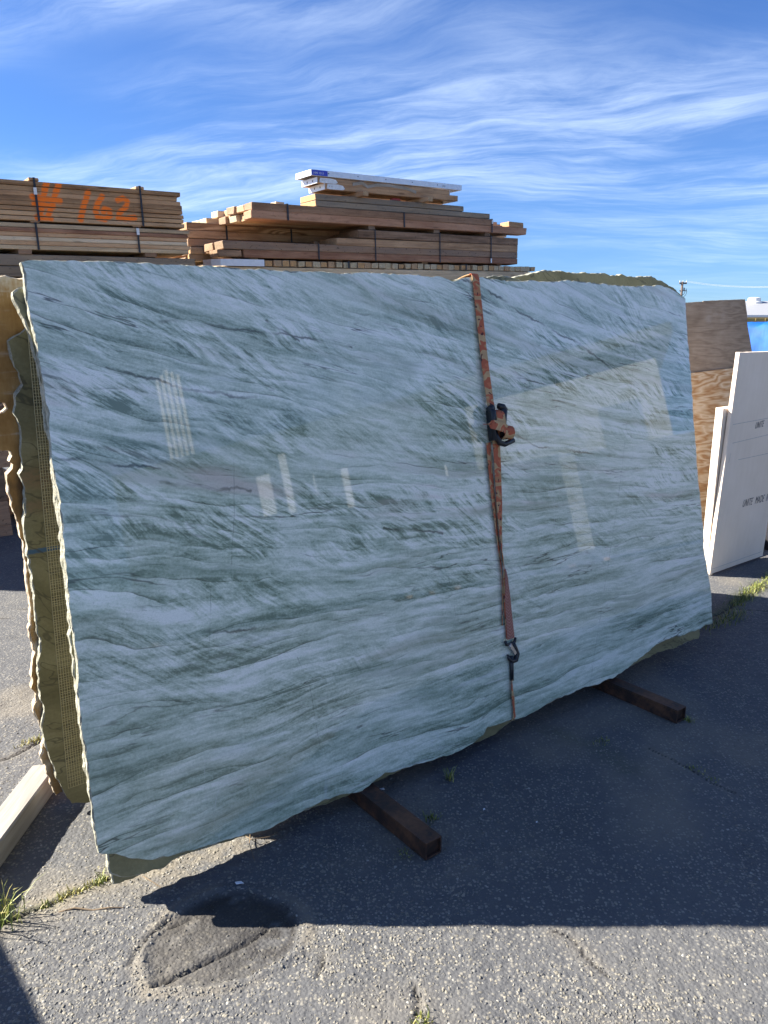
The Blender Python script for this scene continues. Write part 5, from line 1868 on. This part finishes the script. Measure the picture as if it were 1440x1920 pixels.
M_OFF = plain('site_office_green', (0.03, 0.05, 0.045), 0.5)
XO = 10.6
office = empty('site_office', Matrix.Translation((XO, 0, 0)), 'dark green site cabin across the yard, outside the picture, with white shutters', 'cabin')
yo0, yo1 = float(mirror(300, 850, XO)[1]) - 1.2, float(mirror(860, 900, XO)[1])
zo = float(mirror(440, 830, XO)[2])
MB().box((0, yo0, 0.12), (2.4, yo1, zo), 0.02).build('wall', M_OFF, office)
for y_ in (yo0 + 0.1, yo1 - 0.4):
    MB().box((0.1, y_, -0.02), (2.3, y_ + 0.2, 0.119)).build('bearer', W_DARK, office)
for (xa, ya, xb, yb) in ((482, 895, 522, 963), (536, 850, 545, 963), (640, 880, 668, 950), (838, 872, 850, 948), (590, 890, 596, 930)):
    p, q = mirror(xa, ya, XO), mirror(xb, yb, XO)
    MB().box((-0.05, min(p[1], q[1]), min(p[2], q[2])), (-0.004, max(p[1], q[1]), max(p[2], q[2]))).build('shutter', M_TAGW, office)
po = empty('slatted_frame', Matrix.Translation((XO, 0, 0)), 'pale slatted frame standing on the cabin roof, outside the picture', 'slats')
p, q = mirror(288, 700, XO + 0.4), mirror(356, 806, XO + 0.4)
ys = sorted((float(p[1]), float(q[1])))
for k in range(5):
    y_ = ys[0] + (ys[1] - ys[0]) * k / 4.6
    board(po, (0.4, y_, zo + 0.001), (0.43, y_ + 0.075, float(p[2]) - 0.08 * abs(k - 2)), M_TAGW, 'slat', 0.003, 0.002)
board(po, (0.431, ys[0], zo + 0.3), (0.47, ys[1], zo + 0.4), W_DARK, 'rail', 0.003, 0.002)

# ================================================================== WEEDS, TWIGS, LITTER
def m_grass(n):
    r = n.attr('tone')
    return {'Base Color': n.ramp(r, [(0.0, (0.10, 0.13, 0.025)), (0.5, (0.22, 0.25, 0.05)), (1.0, (0.42, 0.37, 0.13))]), 'Roughness': 0.55,
            'Subsurface Weight': 0.0, 'Transmission Weight': 0.0}


M_GRASS = material('grass', m_grass)


def tuft(name, xy, n, hgt, spread, label, cat='weed', dry=0.3, group=None, lean=(0, 0), line=None):
    v, f, tone = [], [], []
    r = np.random.default_rng(int(abs(xy[0] * 977 + xy[1] * 131)) + n)
    for _ in range(n):
        if line is not None:
            i = r.integers(0, len(line) - 1)
            t_ = r.random()
            bx = line[i][0] + (line[i + 1][0] - line[i][0]) * t_ - xy[0] + r.normal(0, spread)
            by = line[i][1] + (line[i + 1][1] - line[i][1]) * t_ - xy[1] + r.normal(0, spread)
        else:
            bx, by = r.normal(0, spread, 2)
        gz_ = float(ground_z(np.array([xy[0] + bx]), np.array([xy[1] + by]))[0][0])
        a_ = r.uniform(0, 6.28)
        h = hgt * r.uniform(0.35, 1.0)
        ln = h * r.uniform(0.3, 1.1)
        w_ = 0.0011 + 0.0012 * r.random()
        dx, dy = math.cos(a_) * ln + lean[0] * h, math.sin(a_) * ln + lean[1] * h
        sx, sy = -math.sin(a_) * w_, math.cos(a_) * w_
        b = len(v)
        t0 = min(1.0, max(0.0, r.normal(0.35, 0.2) + (0.5 if r.random() < dry else 0)))
        for k, (ff, ww) in enumerate(((0, 1.0), (0.4, 0.9), (0.75, 0.6))):
            zc = h * (1 - (1 - ff) ** 1.6)
            x_, y_ = bx + dx * ff ** 1.8, by + dy * ff ** 1.8
            v += [(x_ - sx * ww, y_ - sy * ww, gz_ - 0.002 + zc), (x_ + sx * ww, y_ + sy * ww, gz_ - 0.002 + zc)]
            tone += [t0, t0]
        v.append((bx + dx, by + dy, gz_ + h * 0.96))
        tone.append(min(t0 + 0.15, 1))
        f += [(b, b + 1, b + 3, b + 2), (b + 2, b + 3, b + 5, b + 4), (b + 4, b + 5, b + 6)]
    o = mesh_obj(name, v, f, M_GRASS)
    at_ = o.data.attributes.new('tone', 'FLOAT', 'POINT')
    at_.data.foreach_set('value', np.array(tone, dtype=np.float32))
    o.location = (xy[0], xy[1], 0)
    return tag(o, label, cat, group)


G = lambda px, py: tuple(float(q) for q in onz(px, py)[:2])
tuft('grass_tuft', G(6, 1728), 55, 0.10, 0.022, 'tall sunlit grass tuft in the crack beside the fallen timber', dry=0.25, lean=(0.2, 0))
tuft('grass_tuft', G(190, 1655), 60, 0.022, 0.012, 'small green weed against the foot of the rearmost front slab', dry=0.2)
tuft('grass_tuft', G(85, 1702), 26, 0.018, 0.008, 'tiny green weed midway along the sunlit crack', dry=0.2)
tuft('dry_grass', G(140, 1675), 120, 0.016, 0.008, 'dry brown grass lying along the sunlit crack', dry=1.0, line=[G(105, 1692), G(140, 1676), G(180, 1660)])
tuft('dry_grass', G(60, 1392), 70, 0.020, 0.010, 'dry straw litter against the brown slab foot', dry=1.0, line=[G(38, 1400), G(78, 1386)])
tuft('grass_tuft', G(790, 1918), 60, 0.02, 0.012, 'yellow-green weed in the sunlit crack in front of the slab shadow', dry=0.4)
tuft('moss_strip', G(1420, 1100), 900, 0.035, 0.025, 'bright green weeds filling the sunlit crack by the white panels', 'weeds', 0.1, line=[G(1375, 1135), G(1400, 1115), G(1425, 1100), G(1470, 1070), G(1540, 1030)])
tuft('grass_tuft', G(1345, 1178), 160, 0.05, 0.03, 'shaded grass spreading from under the slab corner', dry=0.3, line=[G(1325, 1180), G(1360, 1165), G(1390, 1150)])
tuft('grass_tuft', G(843, 1462), 22, 0.05, 0.008, 'thin shaded grass sprig beside the nearer steel tube', dry=0.3)
tuft('grass_tuft', G(808, 1535), 40, 0.022, 0.014, 'dark low weed along the side of the nearer steel tube', dry=0.1)
tuft('grass_tuft', G(1130, 1390), 40, 0.012, 0.016, 'low moss spot on the shaded asphalt between the tubes', dry=0.1)
tuft('grass_tuft', G(1300, 1440), 60, 0.010, 0.01, 'thin moss line along the shaded crack near the farther tube', dry=0.1, line=[G(1285, 1438), G(1310, 1444), G(1345, 1465)])
tuft('grass_tuft', G(1290, 1352), 40, 0.02, 0.012, 'green weed at the end of the farther steel tube', dry=0.1)
tuft('grass_tuft', G(760, 1600), 40, 0.012, 0.016, 'moss growing at the foot of the nearer steel tube', dry=0.3)
M_TWIG = plain('twig', (0.20, 0.145, 0.09), 0.85)


def twig(name, pxs, r_, label, z=0.004, cat='twig'):
    pts = []
    for i, p in enumerate(pxs):
        q = onz(*p)
        pts.append((float(q[0]), float(q[1]), z + (0.006 if i % 2 else 0.0)))
    return tag(MB().tube(pts, r_, 6).build(name, M_TWIG), label, cat)


twig('twig', [(110, 1713), (140, 1708), (175, 1709), (205, 1707), (232, 1704)], [0.0028, 0.0026, 0.0025, 0.002, 0.0014], 'thin dry twig lying on the sunlit asphalt below the crack')
twig('twig', [(470, 1560), (468, 1590), (478, 1620)], [0.0015, 0.0014, 0.001], 'fine upright stalk under the slab at the shadow edge', 0.01)
twig('twig', [(458, 1572), (472, 1583), (505, 1575), (520, 1570)], [0.0012, 0.0015, 0.0012, 0.001], 'fine dry stalk lying across the sunlit strip under the slab', 0.012)
twig('twig', [(268, 1645), (285, 1658), (302, 1666)], [0.0012, 0.0012, 0.001], 'short dark stem near the shadow tip on the sunlit strip')
M_LITTER = plain('white_litter', (0.75, 0.77, 0.80), 0.6)
for k, (px, py, s, lab) in enumerate(((448, 1658, 0.013, 'scrap of white plastic above the oily patch'), (908, 1520, 0.006, 'tiny white curl of plastic on shaded asphalt near the tube'),
                                      (1006, 1544, 0.005, 'tiny white flake on shaded asphalt beyond the nearer tube'), (716, 1482, 0.010, 'pale scrap against the nearer tube under the slab edge'))):
    q = onz(px, py)
    v = [(math.cos(i * 1.05) * s * random.uniform(0.5, 1.2), math.sin(i * 1.05) * s * 0.6 * random.uniform(0.5, 1.2), 0.004 + 0.004 * (i % 2)) for i in range(6)]
    o = mesh_obj('litter_scrap', v, [(0, 1, 2, 3, 4, 5)], M_LITTER)
    o.modifiers.new('thick', 'SOLIDIFY').thickness = 0.001
    o.location = (float(q[0]), float(q[1]), 0)
    tag(o, lab, 'litter', 'white scraps on the asphalt')
